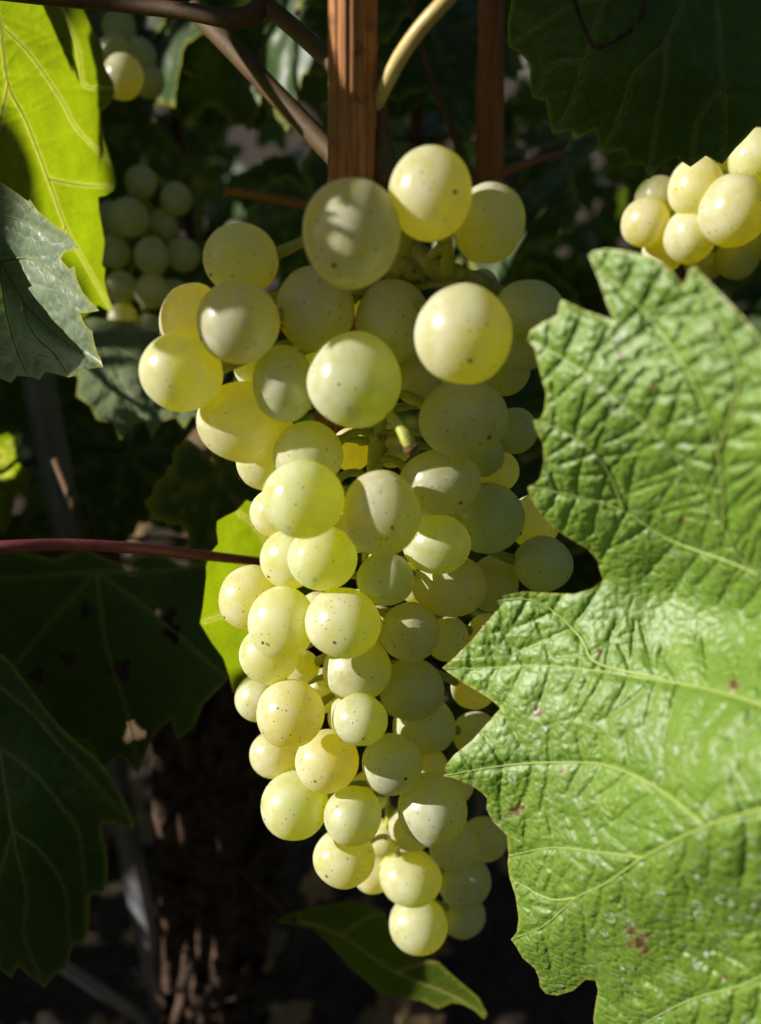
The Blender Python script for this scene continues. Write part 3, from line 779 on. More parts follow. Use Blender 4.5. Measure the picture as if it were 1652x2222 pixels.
# shaded leaf low on the other side, its tips dried
l3_out = [(-50,1395),(0,1417),(22,1436),(55,1479),(98,1538),(128,1574),(157,1603),(206,1640),(230,1671),(257,1715),(277,1751),(293,1786),(291,1798),(269,1796),(245,1786),(222,1786),(220,1802),(228,1834),(234,1865),(234,1905),(226,1935),(198,1940),(194,1964),(194,2004),
 (184,2043),(158,2047),(150,2079),(144,2099),(119,2115),(97,2144),(75,2127),(55,2111),(40,2095),(24,2123),(0,2103),(-40,2120),(-80,2060),(-140,2050),(-150,1950),(-210,1900),(-190,1790),(-240,1690),(-180,1600),(-170,1500),(-100,1450)]
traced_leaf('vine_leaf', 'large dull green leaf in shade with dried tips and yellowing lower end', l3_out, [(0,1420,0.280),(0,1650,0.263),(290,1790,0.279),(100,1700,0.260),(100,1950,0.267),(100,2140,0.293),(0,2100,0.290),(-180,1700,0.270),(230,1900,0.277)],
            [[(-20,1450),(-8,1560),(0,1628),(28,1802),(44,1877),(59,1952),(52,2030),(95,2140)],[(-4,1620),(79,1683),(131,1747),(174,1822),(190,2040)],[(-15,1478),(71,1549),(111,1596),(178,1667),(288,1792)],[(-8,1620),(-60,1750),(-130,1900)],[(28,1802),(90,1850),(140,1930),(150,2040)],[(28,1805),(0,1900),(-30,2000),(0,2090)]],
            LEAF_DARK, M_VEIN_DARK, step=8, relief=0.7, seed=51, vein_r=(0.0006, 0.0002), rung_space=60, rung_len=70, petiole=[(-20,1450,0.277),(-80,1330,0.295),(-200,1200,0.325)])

# leaf on the maroon petiole, half hidden by the bunch
l4_out = [(471,1131),(490,1120),(515,1108),(535,1085),(560,1095),(600,1080),(640,1120),(690,1140),(700,1230),(690,1330),(640,1420),(590,1500),(540,1520),(505,1502),(498,1468),(485,1428),(460,1395),(434,1352),(440,1320),(443,1293),(448,1250),(447,1228),(459,1197),(474,1180),(470,1150)]
traced_leaf('vine_leaf', 'narrow yellow-green leaf edge behind the end of the maroon petiole', l4_out, [(450,1240,0.235),(500,1150,0.245),(560,1300,0.262),(660,1200,0.278),(500,1450,0.255)],
            [[(600,1225),(540,1270),(490,1330),(440,1350)],[(600,1225),(560,1150),(515,1110)],[(600,1225),(580,1380),(520,1500)]], LEAF_GLOW, M_VEIN_GLOW, step=8, relief=0.5, seed=61, vein_r=(0.0005, 0.0002),
            petiole=[(600,1225,0.268),(565,1219,0.25),(440,1205,0.226),(300,1190,0.213),(150,1182,0.206),(0,1187,0.2),(-160,1200,0.2)], petiole_mat=M_PETIOLE_RED)
# leaf below the tip of the bunch
l5_out = [(600,2000),(628,1983),(690,1968),(753,1957),(790,1962),(836,1983),(850,2030),(862,2061),(899,2077),(951,2087),(975,2110),(1003,2134),(1039,2165),(1058,2202),(1050,2212),(1029,2192),(1005,2180),(982,2176),(950,2190),(915,2172),(873,2166),(830,2160),(795,2129),(760,2100),(717,2051),(680,2015)]
traced_leaf('vine_leaf', 'dark leaf under the lowest grapes with one bright yellow-green pointed end', l5_out, [(640,1990,0.34),(760,2000,0.325),(860,2100,0.312),(1000,2150,0.30),(1058,2202,0.297),(800,2130,0.325)],
            [[(640,1995),(740,2030),(860,2110),(980,2160),(1054,2205)],[(740,2030),(800,1990),(836,1985)],[(860,2110),(920,2090),(951,2089)]], LEAF_GLOW, M_VEIN_GLOW, step=10, relief=0.4, seed=71, vein_r=(0.0006, 0.0002), petiole=[(640,1995,0.34),(600,1960,0.36),(520,1880,0.42)])
# crinkled leaf behind on the left
l6_out = [(120,700),(200,690),(330,700),(440,760),(470,830),(440,860),(447,900),(415,905),(400,930),(380,905),(352,915),(330,952),(315,915),(285,920),(262,958),(245,918),(210,912),(195,880),(165,860),(170,820),(130,780)]
traced_leaf('vine_leaf', 'crinkled dark leaf with a pale shining lower rim among the shaded leaves', l6_out, [(200,720,0.36),(430,780,0.37),(300,820,0.335),(300,930,0.325),(170,850,0.33),(450,890,0.335)],
            [[(180,720),(240,800),(300,920)],[(180,720),(320,790),(440,890)]], LEAF_GREY, M_VEIN_DARK, step=9, relief=1.6, seed=81, vein_r=(0.0006, 0.0002), petiole=[(180,720,0.36),(120,640,0.38),(60,560,0.42)], cell=30)
# big insect-eaten leaf in the shade behind
l7_out = [(-60,1220),(20,1190),(120,1215),(180,1190),(260,1225),(330,1195),(400,1230),(452,1215),(470,1290),(500,1330),(470,1390),(505,1440),(490,1480),(440,1530),(420,1580),(385,1605),(370,1560),(330,1600),(300,1680),(262,1640),(220,1670),(190,1610),(120,1600),(60,1560),(0,1530),(-60,1480),(-90,1400),(-70,1310)]
traced_leaf('vine_leaf', 'wide dark green leaf eaten through with ragged holes below the maroon petiole', l7_out, [(0,1250,0.31),(250,1220,0.30),(460,1300,0.285),(250,1450,0.31),(480,1470,0.275),(300,1650,0.32),(0,1500,0.33)],
            [[(210,1240),(230,1400),(280,1560),(300,1670)],[(210,1240),(330,1330),(480,1460)],[(210,1240),(110,1350),(0,1480)],[(210,1240),(330,1240),(450,1225)],[(210,1240),(90,1250),(-50,1260)]], LEAF_DARK, M_VEIN_DARK, step=8, relief=0.6, seed=91,
            holes=[(190,1325,15),(148,1430,17),(80,1465,16),(262,1455,24),(362,1335,20),(375,1375,18),(290,1590,20),(285,1240,14)], vein_r=(0.0006, 0.0002), petiole=[(210,1240,0.31),(180,1150,0.33),(120,1000,0.37)])

# unseen leaves added towards the sun, cut to the outlines of the shade
def shade_leaf(label, shadow, tmid, normal, holes=(), mat=None, seed=1):
    """shadow: picture points with depth; the leaf is that outline carried back towards the sun onto a tilted plane"""
    pts = np.array([P(*s) for s in shadow]); c = pts.mean(0) + SUN * tmid
    n = np.asarray(normal, float); n /= np.linalg.norm(n)
    Q = pts + SUN * (((c - pts) @ n) / (SUN @ n))[:, None]
    e1 = np.cross(n, [0, 0, 1]); e1 /= np.linalg.norm(e1); e2 = np.cross(n, e1)
    uv = np.stack([(Q - c) @ e1, (Q - c) @ e2], 1) * 1000
    hs = []
    for hx, hy, hz, hr in holes:
        p = P(hx, hy, hz); q = p + SUN * (((c - p) @ n) / (SUN @ n)) - c
        hs.append((q @ e1 * 1000, q @ e2 * 1000, hr))
    V2, T, rim = fill(uv, 1.6, hs)
    ctr = uv.mean(0)
    hgt = 0.9 * vnoise(V2[:, 0] / 14, V2[:, 1] / 14, seed)
    pos = c + (V2[:, :1] * e1 + V2[:, 1:] * e2 + hgt[:, None] * n) / 1000
    j = int(np.argmax(uv[:, 0] * 0 + (Q - c) @ np.array([-0.4, 0.3, 0.8])))
    base = Q[j]
    root = empty('vine_leaf', base); tag(root, label, 'leaf')
    vs = [[uv[j], uv[j] * 0.3 + ctr * 0.7, uv[k] * 0.85 + ctr * 0.15] for k in range(1, len(uv), max(2, len(uv) // 5))]
    dv = seg_dist(V2, [spline(v, 20) for v in vs])
    link('blade', make_blade_mesh('blade', V2, T, pos - base, dv, 0.8, np.full(len(V2), 9.0), 1.0), mat or LEAF_BG, root)
    V, F = tube_data(spline([np.zeros(3), np.array([-0.015, 0.01, 0.04]), np.array([-0.02, 0.03, 0.09])], 14), 0.0014, 8)
    link('petiole', mesh_from('petiole', V, F), M_SHOOT, root)
    TRACED_BVH.append(BVHTree.FromPolygons([tuple(p) for p in pos], [tuple(map(int, t)) for t in T]))
    return root

shade_leaf('unseen leaf on the sunward side of the bunch, shaped to shade its top grapes',
    [(x, y, 0.133) for x, y in [(-60,465),(20,475),(100,515),(160,510),(200,505),(280,560),(340,540),(435,580),(520,600),(600,570),(660,600),(720,620),(800,630),(900,640),(960,600),(960,540),(900,480),(830,420),(760,370),(690,330),(600,300),(520,210),(430,230),(330,110),(230,150),(120,40),(20,90),(-70,30),(-110,120),(-80,250),(-120,380)]],
    0.10, SUN + np.array([0.25, -0.1, 0.35]), holes=[(912,540,0.133,1.9),(880,600,0.133,1.5)], mat=LEAF_DARK, seed=5)  # holes added to let flecks of sun onto the top grape
shade_leaf('unseen leaf below it on the sunward side, shaped to shade the shoulder of the bunch',
    [(x, y, 0.133) for x, y in [(-760,310),(-675,320),(-560,345),(-469,335),(-400,430),(-340,470),(-276,500),(-200,530),(-120,515),(-40,460),(-20,400),(-60,270),(-30,130),(-100,10),(-200,60),(-330,30),(-450,80),(-560,40),(-700,60),(-780,140),(-740,230)]],
    0.06, SUN + np.array([0.15, -0.2, 0.35]), mat=LEAF_DARK, seed=15)
shade_leaf('unseen leaf towards the sun, shaped by its shade across the ribbed cane',
    [(x, y, 0.1445) for x, y in [(815,252),(766,205),(690,140),(612,105),(480,95),(409,105),(303,130),(240,180),(300,300),(450,420),(600,480),(700,520),(800,540),(880,500),(900,400),(850,300)]],
    0.10, SUN + np.array([0.2, -0.2, 0.3]), seed=9)
shade_leaf('unseen leaf added above the picture to shade the dark toothed leaf',
    [(690,-120,0.17),(720,30,0.17),(760,120,0.17),(900,260,0.17),(1060,330,0.17),(1140,350,0.17),(1260,370,0.17),(1330,410,0.17),(1420,450,0.17),(1500,400,0.17),(1600,420,0.17),(1690,300,0.17),(1800,220,0.17),(1840,60,0.17),(1880,-100,0.17),(1800,-280,0.17),(1640,-360,0.17),(1420,-380,0.17),(1220,-330,0.17),(1100,-250,0.17)],
    0.12, SUN + np.array([0.1, -0.2, 0.3]), seed=6)
shade_leaf('unseen leaf added behind the glowing leaf to keep the dim bunch in shade',
    [(x, y, 0.36) for x, y in [(190,330),(260,290),(330,320),(400,320),(450,370),(480,450),(450,560),(470,660),(420,780),(330,840),(240,800),(190,720),(200,600),(170,520),(195,420)]],
    0.07, SUN + np.array([0.15, 0.1, 0.2]), seed=12)
shade_leaf('unseen leaf added low on the sunward side to shade the dull green leaf',
    [(-280,1380,0.265),(-60,1340,0.265),(60,1380,0.265),(140,1480,0.265),(230,1560,0.265),(330,1700,0.265),(340,1830,0.265),(300,1950,0.270),(240,1990,0.270),(160,1985,0.270),(100,2040,0.275),(0,2030,0.275),(-100,2090,0.275),(-240,1950,0.265),(-330,1700,0.265)],
    0.10, SUN + np.array([0.2, 0.1, 0.3]), seed=8)

# ------------------------------------------------------------------ canes and petioles near the bunch
def cane_bumps(seed, amp=0.05):
    rs = np.random.default_rng(seed); k = rs.uniform(0, 6.28, 8)
    def f(u, a):
        v = 0.5 * math.sin(9 * a + k[0]) + 0.6 * math.sin(14 * a + k[1] + 0.6 * u) + 0.5 * math.sin(23 * a + k[2]) + 0.35 * math.sin(37 * a + k[3] + 2 * u)
        return 1 + amp * v + 0.012 * math.sin(20 * u + k[4])
    return f
def thing_tube(name, label, cat, path, radii, mat, n=40, sides=12, bumps=None, group=None):
    p = spline(path, n); base = p[0].copy()
    V, F = tube_data(p - base, radii, sides, bumps)
    o = link(name, mesh_from(name, V, F), mat)
    o.location = base
    tag(o, label, cat, group)
    return o

cz = lambda py, c=0.190: float(zplumb(py, c))
main_cane = empty('vine_cane', P(766, 420, cz(420)))
tag(main_cane, 'thick ribbed orange-brown cane rising straight up behind the top grapes', 'cane')
mc_path = spline([P(640, 1360, 0.36), P(690, 1100, 0.30), P(735, 800, 0.225), P(760, 560, cz(560) + 0.006), P(766, 440, cz(440)), P(766, 250, cz(250)), P(766, 60, cz(60)), P(767, -150, cz(-150)), P(770, -700, cz(-700))], 120)
V, F = tube_data(mc_path - np.array(main_cane.location), [0.0056, 0.0052, 0.0049, 0.0047, 0.0045, 0.0043, 0.0040, 0.0038], 96, cane_bumps(2, 0.045), flatdir=(0.2, -1, 0.1))
link('stem', mesh_from('stem', V, F), M_CANE, main_cane)
V, F = tube_data(spline([P(826, 215, cz(215)), P(828, 270, cz(270)), P(832, 330, cz(330) - 0.001), P(833, 380, cz(380) - 0.001), P(822, 425, cz(425))], 24) - np.array(main_cane.location), [0.0009, 0.0012, 0.0021, 0.0026, 0.0012], 14)
link('bud_swelling', mesh_from('bud_swelling', V, F), M_SHOOT, main_cane)
thing_tube('leaf_petiole', 'pale cream petiole in full sun leaving the ribbed cane', 'petiole', [P(818, 232, cz(232)), P(834, 190, cz(190) - 0.002), P(868, 125, 0.143), P(912, 62, 0.139), P(968, 0, 0.136), P(1030, -70, 0.135), P(1120, -190, 0.14)], [0.0011, 0.0014, 0.0013, 0.00125, 0.0012], M_PETIOLE_PALE, 40)
thing_tube('vine_shoot', 'smooth red-brown shoot crossing above the yellow-green leaf to a bent node', 'shoot', [P(-60, -22, 0.190), P(90, -6, 0.186), P(250, 8, 0.182), P(400, 24, 0.178), P(490, 38, 0.176), P(540, 36, 0.175), P(566, 12, 0.175), P(575, -30, 0.175)], [0.0015, 0.0016, 0.0017, 0.0021, 0.0021, 0.0020], M_SHOOT, 50)
thing_tube('vine_shoot', 'short olive shoot running from the bent node to the ribbed cane', 'shoot', [P(566, 2, 0.177), P(620, 45, 0.172), P(680, 98, 0.166), P(735, 150, 0.158)], [0.0019, 0.0018, 0.0018, 0.0018], M_SHOOT, 30)
thing_tube('vine_shoot', 'dim straight brown shoot slanting down behind the ribbed cane', 'shoot', [P(420, 20, 0.245), P(500, 100, 0.24), P(600, 205, 0.235), P(715, 325, 0.23), P(800, 420, 0.225)], [0.0028, 0.0029, 0.0030], M_SHOOT, 40, bumps=lambda u, a: 1 + 0.03 * math.sin(9 * a))
thing_tube('vine_cane', 'red-brown cane standing blurred in shadow behind the pale petiole', 'cane', [P(1066, 430, 0.30), P(1064, 380, 0.29), P(1064, 200, 0.275), P(1066, 0, 0.26), P(1068, -300, 0.245), P(1068, -700, 0.235)], [0.0058, 0.0050, 0.0042, 0.0040, 0.0040], M_REDCANE, 50, 40, cane_bumps(5, 0.03))
thing_tube('vine_shoot', 'thin dark shoot leaning between the two canes', 'shoot', [P(880, -60, 0.30), P(905, 60, 0.30), P(945, 190, 0.305), P(985, 290, 0.31), P(1010, 380, 0.32)], [0.0012, 0.0013, 0.0014], M_SHOOT, 30)
thing_tube('vine_shoot', 'stubby brown side shoot at the foot of the red-brown cane', 'shoot', [P(1066, 385, 0.292), P(1105, 368, 0.295), P(1150, 352, 0.30), P(1230, 330, 0.31)], [0.0022, 0.0015, 0.0012], M_REDCANE, 20)
thing_tube('vine_shoot', 'blurred brown shoot lying level behind the shaded top grape', 'shoot', [P(490, 415, 0.30), P(560, 425, 0.295), P(660, 445, 0.29), P(760, 470, 0.285)], [0.0017, 0.0018, 0.0018], M_REDCANE, 20)
# stalk that joins the bunch to the cane
child_tube('peduncle', spline([P(800, 400, 0.158), P(838, 440, 0.1595), P(868, 485, 0.161), P(880, 525, 0.161), P(884, 570, 0.163), P(880, 610, 0.166)], 24), [0.0022, 0.0021, 0.0022], M_STALK, bunch, sides=12)

# ------------------------------------------------------------------ other bunches
def small_bunch(name, label, circles, zc, seed):
    r = random.Random(seed)
    c = np.array(circles, float)
    top = P(c[:, 0].mean(), c[:, 1].min() - 30, zc + 0.006)
    root = empty(name, top); tag(root, label, 'grape bunch', 'grape bunches among the leaves')
    x0 = c[:, 0].mean()
    ax = spline([P(x0, c[:, 1].min() - 60, zc + 0.012), P(x0, c[:, 1].mean(), zc + 0.016), P(x0, c[:, 1].max(), zc + 0.02)], 16)
    child_tube('rachis', ax, np.linspace(0.002, 0.001, 16), M_STALK, root)
    for k, (x, y, rr, dz) in enumerate(circles):
        zz = zc + dz; f = zz / FPX
        a = ax[int(np.clip((y - c[:, 1].min()) / (np.ptp(c[:, 1]) + 1) * 12, 0, 15))]
        berry(root, P(x, y, zz), rr * f, rr * 1.06 * f, a, r, with_scar=False)
    return root
small_bunch('grape_bunch', 'blurred bunch of sunlit grapes behind the toothed edge of the dark leaf',
    [(1512,405,58,0.0),(1595,455,72,-0.006),(1498,512,56,0.006),(1400,482,50,0.012),(1425,430,46,0.02),(1640,340,56,0.0),(1440,545,46,0.022),(1650,510,52,0.012),(1600,560,44,0.016),(1560,330,46,0.02),(1700,420,58,0.004),(1530,570,40,0.024)], 0.25, 4)
small_bunch('grape_bunch', 'dim green bunch in deep shade between the glowing leaf and the main bunch',
    [(305,395,34,0.008),(280,472,41,-0.004),(246,545,36,0.004),(328,557,38,0.0),(384,432,34,0.012),(330,632,36,0.002),(262,622,34,0.006),(322,714,32,0.006),(266,692,32,0.01),(396,552,36,0.012),(240,470,32,0.02),(378,640,34,0.014),(352,490,34,0.018),(300,770,29,0.012)], 0.37, 6)
small_bunch('grape_bunch', 'few sunlit grapes showing past the edge of the glowing leaf',
    [(268,168,44,0.0),(300,120,38,0.014),(250,112,36,0.008),(322,176,34,0.016),(258,60,36,0.012)], 0.33, 8)

# ------------------------------------------------------------------ ground, trunk, posts
def ground():
    n = 150
    u = np.linspace(-1, 1, n); g = np.sign(u) * (np.abs(u) ** 3.2) * 80 + u * 1.2
    X, Y = np.meshgrid(g, g + 0.9)
    Z = 0.018 * vnoise(X * 7, Y * 7, 3) + 0.01 * vnoise(X * 23, Y * 23, 5) + 0.02 * vnoise(X * 1.7, Y * 1.7, 8)
    Vv = np.stack([X, Y, Z], -1).reshape(-1, 3)
    F = [(j * n + i, j * n + i + 1, (j + 1) * n + i + 1, (j + 1) * n + i) for j in range(n - 1) for i in range(n - 1)]
    o = link('ground', mesh_from('ground', Vv, F), M_SOIL)
    tag(o, 'dark bare soil under the vine row', kind='structure')
ground()

trunk = empty('old_grapevine', (0, 0, 0))
TB = P(455, 2222, 0.66); TT = P(478, 1500, 0.44)
tb = np.array([TB[0] - 0.005, TB[1] + 0.02, 0.0]); trunk.location = tb
tag(trunk, 'old dark vine trunk with flaking bark and small flecks of sunlight', 'vine trunk')
tp = spline([np.array([tb[0], tb[1], -0.03]), np.array([tb[0] + 0.01, tb[1], 0.18]), TB, P(470, 1850, 0.53), TT, P(560, 1330, 0.40), P(640, 1230, 0.38)], 70)
rs = np.random.default_rng(5); kk = rs.uniform(0, 6.28, 6)
V, F = tube_data(tp - tb, [0.046, 0.038, 0.034, 0.033, 0.036, 0.03, 0.012], 72,
    lambda u, a: 1 + 0.10 * math.sin(5 * a + kk[0] + 3 * u) + 0.07 * math.sin(11 * a + kk[1] - 9 * u) + 0.05 * math.sin(19 * a + kk[2] + 14 * u) + 0.08 * math.sin(27 * u + kk[3] + 2 * a))
link('stem', mesh_from('stem', V, F), M_BARK, trunk)
rk = random.Random(12)
for k in range(70):                                   # strips of peeling bark
    u = rk.uniform(0.12, 0.86); i = int(u * 69); p = tp[i]; tn = tp[min(69, i + 2)] - tp[max(0, i - 2)]; tn /= np.linalg.norm(tn)
    a = rk.uniform(-2.4, 0.4); out = np.array([math.cos(a), math.sin(a), 0.0]); sd_ = np.cross(tn, out); sd_ /= np.linalg.norm(sd_)
    L = rk.uniform(0.025, 0.07); wd = rk.uniform(0.003, 0.008); r0 = 0.036
    Vv = []; n = 7
    for j in range(n):
        s = j / (n - 1)
        lift = r0 + 0.002 + (0.010 * rk.uniform(0.5, 1.4) * (2 * s - 1) ** 2)
        for q in (-1, -0.3, 0.4, 1):
            Vv.append(p - tb + tn * L * (s - 0.5) + out * (lift - 0.002 * q * q) + sd_ * wd * q * (1 - 0.5 * abs(2 * s - 1) ** 2))
    Fv = [(j * 4 + q, j * 4 + q + 1, (j + 1) * 4 + q + 1, (j + 1) * 4 + q) for j in range(n - 1) for q in range(3)]
    o = link('bark_strip', mesh_from('bark_strip', Vv, Fv), M_BARK, trunk)

# upright steel vineyard post: open channel profile standing in the soil
def channel_post(name, label, foot, top, wdt, dep, mat, turn):
    prof = [(-wdt, 0), (-wdt, dep), (-wdt * 0.55, dep), (-wdt * 0.45, dep * 0.25), (wdt * 0.45, dep * 0.25), (wdt * 0.55, dep), (wdt, dep), (wdt, 0), (wdt * 0.8, 0), (wdt * 0.8, dep * 0.8), (wdt * 0.7, dep * 0.8), (wdt * 0.6, 0), (-wdt * 0.6, 0), (-wdt * 0.7, dep * 0.8), (-wdt * 0.8, dep * 0.8), (-wdt * 0.8, 0)]
    c, s = math.cos(turn), math.sin(turn)
    foot = np.asarray(foot, float); top = np.asarray(top, float)
    Vv = []
    ns = 12
    for j in range(ns):
        p = foot + (top - foot) * j / (ns - 1)
        for x, y in prof: Vv.append(p - foot + np.array([x * c - y * s, x * s + y * c, 0]))
    n = len(prof)
    F = [(j * n + i, j * n + (i + 1) % n, (j + 1) * n + (i + 1) % n, (j + 1) * n + i) for j in range(ns - 1) for i in range(n)]
    F += [tuple(range(n))[::-1], tuple((ns - 1) * n + i for i in range(n))]
    root = empty(name, foot); tag(root, label, 'post')
    link('channel', mesh_from('channel', Vv, F), mat, root, smooth=False)
    # pressed wire hooks on the flanges
    for j in range(4):
        h = foot + (top - foot) * (0.35 + 0.12 * j) - foot
        for sx in (-1, 1):
            b = h + np.array([sx * wdt * c, sx * wdt * s, 0])
            V, F = tube_data(spline([b, b + np.array([sx * 0.004, -0.002, 0.002]), b + np.array([sx * 0.005, -0.002, 0.010])], 8), 0.0008, 6)
            link('wire_hook', mesh_from('wire_hook', V, F), mat, root)
    return root
pf = P(345, 2222, 0.66); pt = P(68, 830, 0.405)
xy = (pf[:2] + pt[:2]) / 2
dxy = (pt - pf); k0 = pf[2] / (pf[2] - pt[2])
foot = pf + dxy * (-(pf[2] + 0.06) / dxy[2]); topp = pf + dxy * ((1.35 - pf[2]) / dxy[2])
channel_post('vineyard_post', 'slim galvanised steel post standing beside the old vine trunk', foot, topp, 0.0085, 0.008, M_STEEL, -0.6)
ra = P(120, 2085, 0.60); rbp = P(345, 2235, 0.66)
dd = (rbp - ra) / np.linalg.norm(rbp - ra)
thing_tube('wire_brace', 'thin steel brace slanting to the foot of the steel post', 'brace', [ra - dd * 0.25, ra, rbp, rbp + dd * 0.02], 0.0042, M_STEEL, 12, 14)

# ------------------------------------------------------------------ canopy leaves
def leaf_outline(rs, teeth=1.0):
    lob = [(0, 1.0), (26, 0.70 + rs.uniform(-.06, .06)), (55, 0.93), (82, 0.60 + rs.uniform(-.06, .06)), (108, 0.78), (140, 0.55), (165, 0.42), (180, 0.10)]
    out = []
    ang = np.linspace(-180, 180, 150)[:-1]
    A = [a for a, _ in lob]; Rr = [r for _, r in lob]
    ph = rs.uniform(0, 6)
    for i, a in enumerate(ang):
        t = abs(a)
        k = np.searchsorted(A, t); k = min(max(k, 1), len(A) - 1)
        s = (t - A[k - 1]) / (A[k] - A[k - 1]); s = s * s * (3 - 2 * s)
        r = Rr[k - 1] * (1 - s) + Rr[k] * s
        saw = ((i * 0.25 + ph) % 1.0)
        r *= 1 + 0.075 * teeth * (saw - 0.5) * (1 if t < 160 else 0) + 0.02 * math.sin(0.1 * a + ph)
        th = math.radians(a)
        out.append((math.sin(th) * r, math.cos(th) * r))
    return np.array(out)

def leaf_variant(seed, step=0.07):
    rs = np.random.default_rng(seed)
    V2, T, rim = fill(leaf_outline(rs), step)
    veins = [[(0, 0), (math.sin(math.radians(a)) * r, math.cos(math.radians(a)) * r)] for a, r in ((0, 0.97), (55, 0.88), (-55, 0.88), (108, 0.72), (-108, 0.72))]
    vs = [spline(v, 8) for v in veins]
    sec = []
    for v in veins:
        b = np.array(v[1]); 
        for s in (0.3, 0.5, 0.7):
            for q in (-1, 1):
                a = math.radians(42) * q; d = b / np.linalg.norm(b)
                r = np.array([d[0] * math.cos(a) - d[1] * math.sin(a), d[0] * math.sin(a) + d[1] * math.cos(a)])
                sec.append(np.array([b * s, b * s + r * 0.35 * (1.1 - s)]))
    dv = seg_dist(V2, vs); ds = seg_dist(V2, sec)
    x, y = V2[:, 0], V2[:, 1]
    k1, k2, k3 = rs.uniform(0.05, 0.35), rs.uniform(-0.1, 0.35), rs.uniform(0.0, 0.25)
    h = -k1 * x * x - k2 * np.maximum(y, 0) ** 2 + k3 * np.abs(x) + 0.05 * vnoise(x * 2.2 + 9, y * 2.2, seed) + 0.025 * vnoise(x * 5, y * 5, seed + 1)
    h = h - 0.018 * np.exp(-(dv / 0.04) ** 2) - 0.01 * np.exp(-(ds / 0.03) ** 2)
    de = np.sqrt(((V2[:, None] - rim[None]) ** 2).sum(-1)).min(1)
    pos = np.stack([x, y, h], 1)
    m = make_blade_mesh('vine_leaf', V2, T, pos, np.minimum(dv, ds * 1.6), 0.022, de, 0.03)
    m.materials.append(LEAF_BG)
    m.polygons.foreach_set('use_smooth', [True] * len(m.polygons))
    return m, pos, T
VAR = [leaf_variant(100 + k) for k in range(7)]
VBVH = [BVHTree.FromPolygons([tuple(p) for p in v[1]], [tuple(map(int, t)) for t in v[2]]) for v in VAR]

# points that the sun reaches
LIT = []
shaded = {0, 3, 5, 7, 8, 31, 35}
for i in range(nb):
    if (B[i, 4] <= 1.3 or i in (42, 43)) and i not in shaded:
        for off in ((-0.75, 0.3, 0.55), (-0.3, -0.2, 0.9), (-0.8, -0.3, 0.5), (-0.2, 0.35, 0.9)):
            o_ = off[0] * AX + off[1] * AU - off[2] * AD
            LIT.append(POSB[i] + o_ * RB[i])
zfb = tps(big_ctrl)
for gx in range(980, 1660, 65):
    for gy in range(560, 2230, 70):
        if inside(np.array([[gx, gy]], float), big_out)[0]:
            LIT.append(P(gx, gy, float(zfb(np.array([gx * 1.0]), np.array([gy * 1.0]))[0]) - 0.001))
for q in [(740,20,.14),(740,100,.143),(790,60,.142),(900,80,.14),(860,140,.142),(940,30,.137),
          (1512,380,.23),(1580,430,.225),(1490,500,.235),(1640,330,.23),(1390,470,.24),(1640,480,.23),
          (60,60,.232),(120,200,.246),(60,300,.23),(150,400,.25),(200,300,.27),(200,500,.27),(230,620,.28),(100,20,.24),(160,120,.26),(30,180,.225),
          (40,480,.178),(100,560,.178),(150,640,.172),(180,720,.168),(60,520,.177),(10,430,.18),
          (470,1160,.24),(460,1240,.238),(500,1130,.245),
          (960,2110,.302),(1000,2145,.30),(1040,2185,.298),
          (640,80,.36),(610,60,.36),(660,110,.36),(370,100,.42),(385,70,.42),(480,165,.42),(510,185,.42),(330,240,.40),(262,150,.32),(245,140,.32),
          (425,1790,0.465),(440,1825,0.475),(430,2070,0.535),(400,2190,0.565),(455,2200,0.575),
          (285,1930,0.550),(300,2010,0.570),(325,2100,0.600),(340,2180,0.620),(240,2165,0.600),(300,2205,0.620),
          (30,1060,.34),(10,1085,.34),(470,1010,.36),(480,1050,.36),(350,880,.33),(270,890,.33),(420,870,.335)]:
    LIT.append(P(*q))
LITV = [Vector(p) for p in LIT]
SUNV = Vector(SUN)

CANES = []
def background_cane(x, y, z0, z1, lean):
    p = [np.array([x, y, z0]), np.array([x + lean * 0.3, y + 0.01, z0 + (z1 - z0) * 0.35]), np.array([x + lean * 0.7, y - 0.01, z0 + (z1 - z0) * 0.7]), np.array([x + lean, y, z1])]
    q = spline(p, 30); CANES.append(q)
    return p
cane_specs = [(-0.30, 0.42), (-0.12, 0.56), (0.03, 0.50), (0.15, 0.44), (0.30, 0.52), (-0.48, 0.5), (0.46, 0.46), (-0.66, 0.44), (-0.2, 0.36), (0.25, 0.36)]
rc = random.Random(77)
for k, (x, y) in enumerate(cane_specs):
    p = background_cane(x, y, 0.62, 1.7, rc.uniform(-0.06, 0.06))
    thing_tube('vine_cane', 'slender brown cane standing deep among the shaded leaves', 'cane', p, [0.0045, 0.0035, 0.0028], M_REDCANE, 30, 10, group='canes hidden in the leaf wall')
# the low cordon arm that carries them, tied to the trunk
thing_tube('cordon_arm', 'knotty horizontal cordon arm carrying the hidden canes', 'vine arm', [np.array([-0.75, 0.46, 0.63]), np.array([-0.45, 0.47, 0.64]), P(560, 1400, 0.42), np.array([0.08, 0.5, 0.64]), np.array([0.5, 0.48, 0.63])], [0.011, 0.014, 0.018, 0.014, 0.010], M_BARK, 60, 20, lambda u, a: 1 + 0.1 * math.sin(40 * u + 3 * a))

